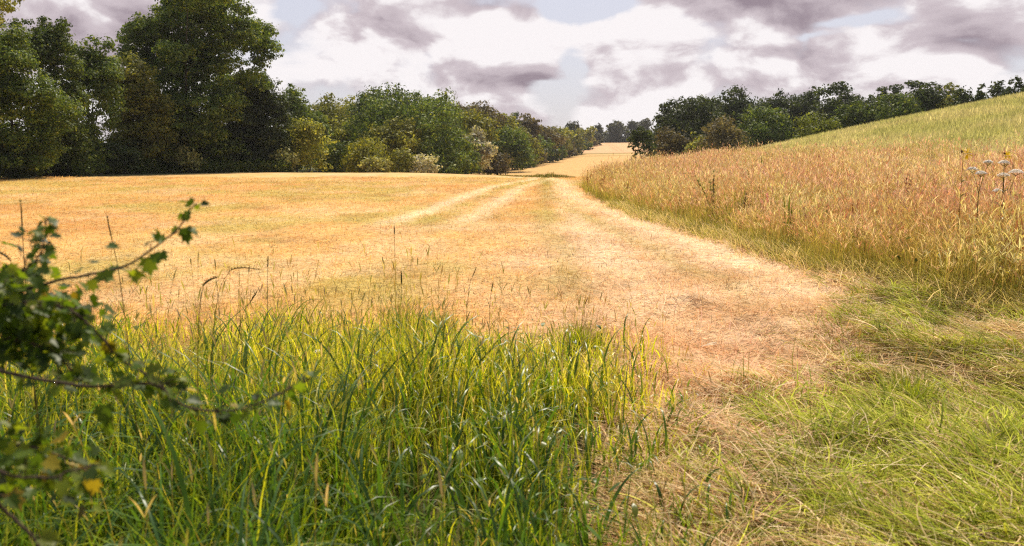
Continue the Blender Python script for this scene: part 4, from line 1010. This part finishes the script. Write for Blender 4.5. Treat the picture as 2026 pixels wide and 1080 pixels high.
# placed banks and gaps, in (dx/dy, dz/dy)
dyc = M_('MAXIMUM', sp.outputs[1], .05)
un = M_('DIVIDE', sp.outputs[0], dyc); vn = M_('DIVIDE', sp.outputs[2], dyc)
w2 = noise(sq, 5.0, 5, .55); wsep = N.new('ShaderNodeSeparateXYZ'); L.new(w2.outputs['Color'], wsep.inputs[0])
un = M_('ADD', un, M_('MULTIPLY', M_('SUBTRACT', wsep.outputs[0], .5), .14)); vn = M_('ADD', vn, M_('MULTIPLY', M_('SUBTRACT', wsep.outputs[1], .5), .09))
front = sm(sp.outputs[1], .1, .4)
def blob(px, py, rx, ry, amp):
    u, v = UV(px, py)
    a = M_('DIVIDE', M_('SUBTRACT', un, u), rx / F); b = M_('DIVIDE', M_('SUBTRACT', vn, v), ry / F)
    e = M_('EXPONENT', M_('MULTIPLY', M_('ADD', M_('MULTIPLY', a, a), M_('MULTIPLY', b, b)), -1.0))
    return M_('MULTIPLY', e, amp)
def total(lst):
    s = blob(*lst[0])
    for q in lst[1:]: s = M_('ADD', s, blob(*q))
    return M_('MULTIPLY', s, front)
dark = total([(840, 62, 150, 34, .85), (730, 40, 70, 24, .4), (1440, 8, 190, 44, 1.15), (150, 55, 170, 75, 1.15), (1830, 100, 220, 46, .45), (1960, 20, 130, 34, .55), (1340, 110, 130, 36, .4),
              (960, 165, 130, 28, .42), (640, 150, 60, 40, .25), (870, 30, 120, 30, .2), (1060, 30, 60, 22, .5), (1500, 160, 260, 26, .25)])
gap = total([(585, 10, 40, 26, .32), (1165, 20, 66, 22, .42), (1120, 118, 50, 44, .28), (1690, 38, 90, 22, .25), (1090, 200, 90, 46, .20), (1600, 75, 70, 14, .2)])
cover = sm(M_('SUBTRACT', M_('ADD', D0, M_('MULTIPLY', dark, .2)), gap), .285, .43)
shade = M_('ADD', M_('ADD', M_('MULTIPLY', relief, 1.7), M_('MULTIPLY', sm(Dlo, .42, .70), .30)), M_('MULTIPLY', dark, .62))
shade = M_('ADD', shade, M_('MULTIPLY', sm(un, .05, .6), .14))
c1 = mixc(sm(shade, .0, .56), (8.3, 7.9, 8.0, 1), (5.3, 4.6, 4.95, 1))
c2 = mixc(sm(shade, .45, 1.35), c1, (2.7, 2.15, 2.55, 1))
pale = mixc(.7, sky.outputs[0], (6.0, 5.8, 6.6, 1))
frontal = M_('MULTIPLY', sm(sp.outputs[1], -.35, .3), M_('SUBTRACT', 1.0, M_('MULTIPLY', sm(sp.outputs[2], .38, .62), .85)))  # cloud thinned behind camera and overhead, out of view, to cut fill light
rear = mixc(1.0, pale, sky.outputs[0])
pale = mixc(frontal, rear, pale)
fin = mixc(M_('MULTIPLY', cover, M_('ADD', M_('MULTIPLY', frontal, .75), .25)), pale, c2)
L.new(fin, bg.inputs['Color']); L.new(bg.outputs[0], out.inputs[0])

sun = bpy.data.lights.new('sun', 'SUN'); sun.energy = 5.0; sun.angle = math.radians(.5); sun.color = (1.0, .90, .74)
so = bpy.data.objects.new('sun', sun); COL.objects.link(so)
sd = np.array([math.sin(SUN_AZ) * math.cos(SUN_EL), math.cos(SUN_AZ) * math.cos(SUN_EL), math.sin(SUN_EL)])
from mathutils import Vector
so.rotation_euler = Vector(-sd).to_track_quat('-Z', 'Y').to_euler()

# ------------------------------------------------------------------ thin summer haze
hv = np.array([(x, y, z) for x in (-702., 702.) for y in (-152., 1102.) for z in (float(GZ.min()) - 1.0, 40.0)])
hf = np.array([(0, 1, 3, 2), (4, 6, 7, 5), (0, 4, 5, 1), (2, 3, 7, 6), (0, 2, 6, 4), (1, 5, 7, 3)])
mh = bpy.data.materials.new('thin_air'); t_, n_, l_ = nt(mh)
vo = n_.new('ShaderNodeVolumePrincipled'); vo.inputs['Density'].default_value = .00015; vo.inputs['Color'].default_value = (.93, .92, .95, 1); vo.inputs['Anisotropy'].default_value = .2
om = n_.new('ShaderNodeOutputMaterial'); l_.new(vo.outputs[0], om.inputs['Volume'])
tag(new_mesh('haze', hv, hf, mh), kind='stuff')

# ------------------------------------------------------------------ camera and view
cam = bpy.data.cameras.new('camera'); co = bpy.data.objects.new('camera', cam); COL.objects.link(co); sc.camera = co
cam.sensor_width = 36; cam.lens = 36 * F / 2026; cam.clip_end = 6000; cam.clip_start = .05
co.location = (0, 0, ZC); co.rotation_euler = (math.pi / 2 - PITCH, 0, 0)
cam.dof.use_dof = True; cam.dof.focus_distance = 12; cam.dof.aperture_fstop = 3.5
sc.view_settings.view_transform = 'Standard'; sc.view_settings.look = 'None'; sc.view_settings.exposure = .22; sc.view_settings.gamma = 1
sc.cycles.use_denoising = False; sc.cycles.volume_bounces = 0; sc.cycles.filter_width = 1.2
sc.cycles.max_bounces = 8; sc.cycles.diffuse_bounces = 3; sc.cycles.transmission_bounces = 6
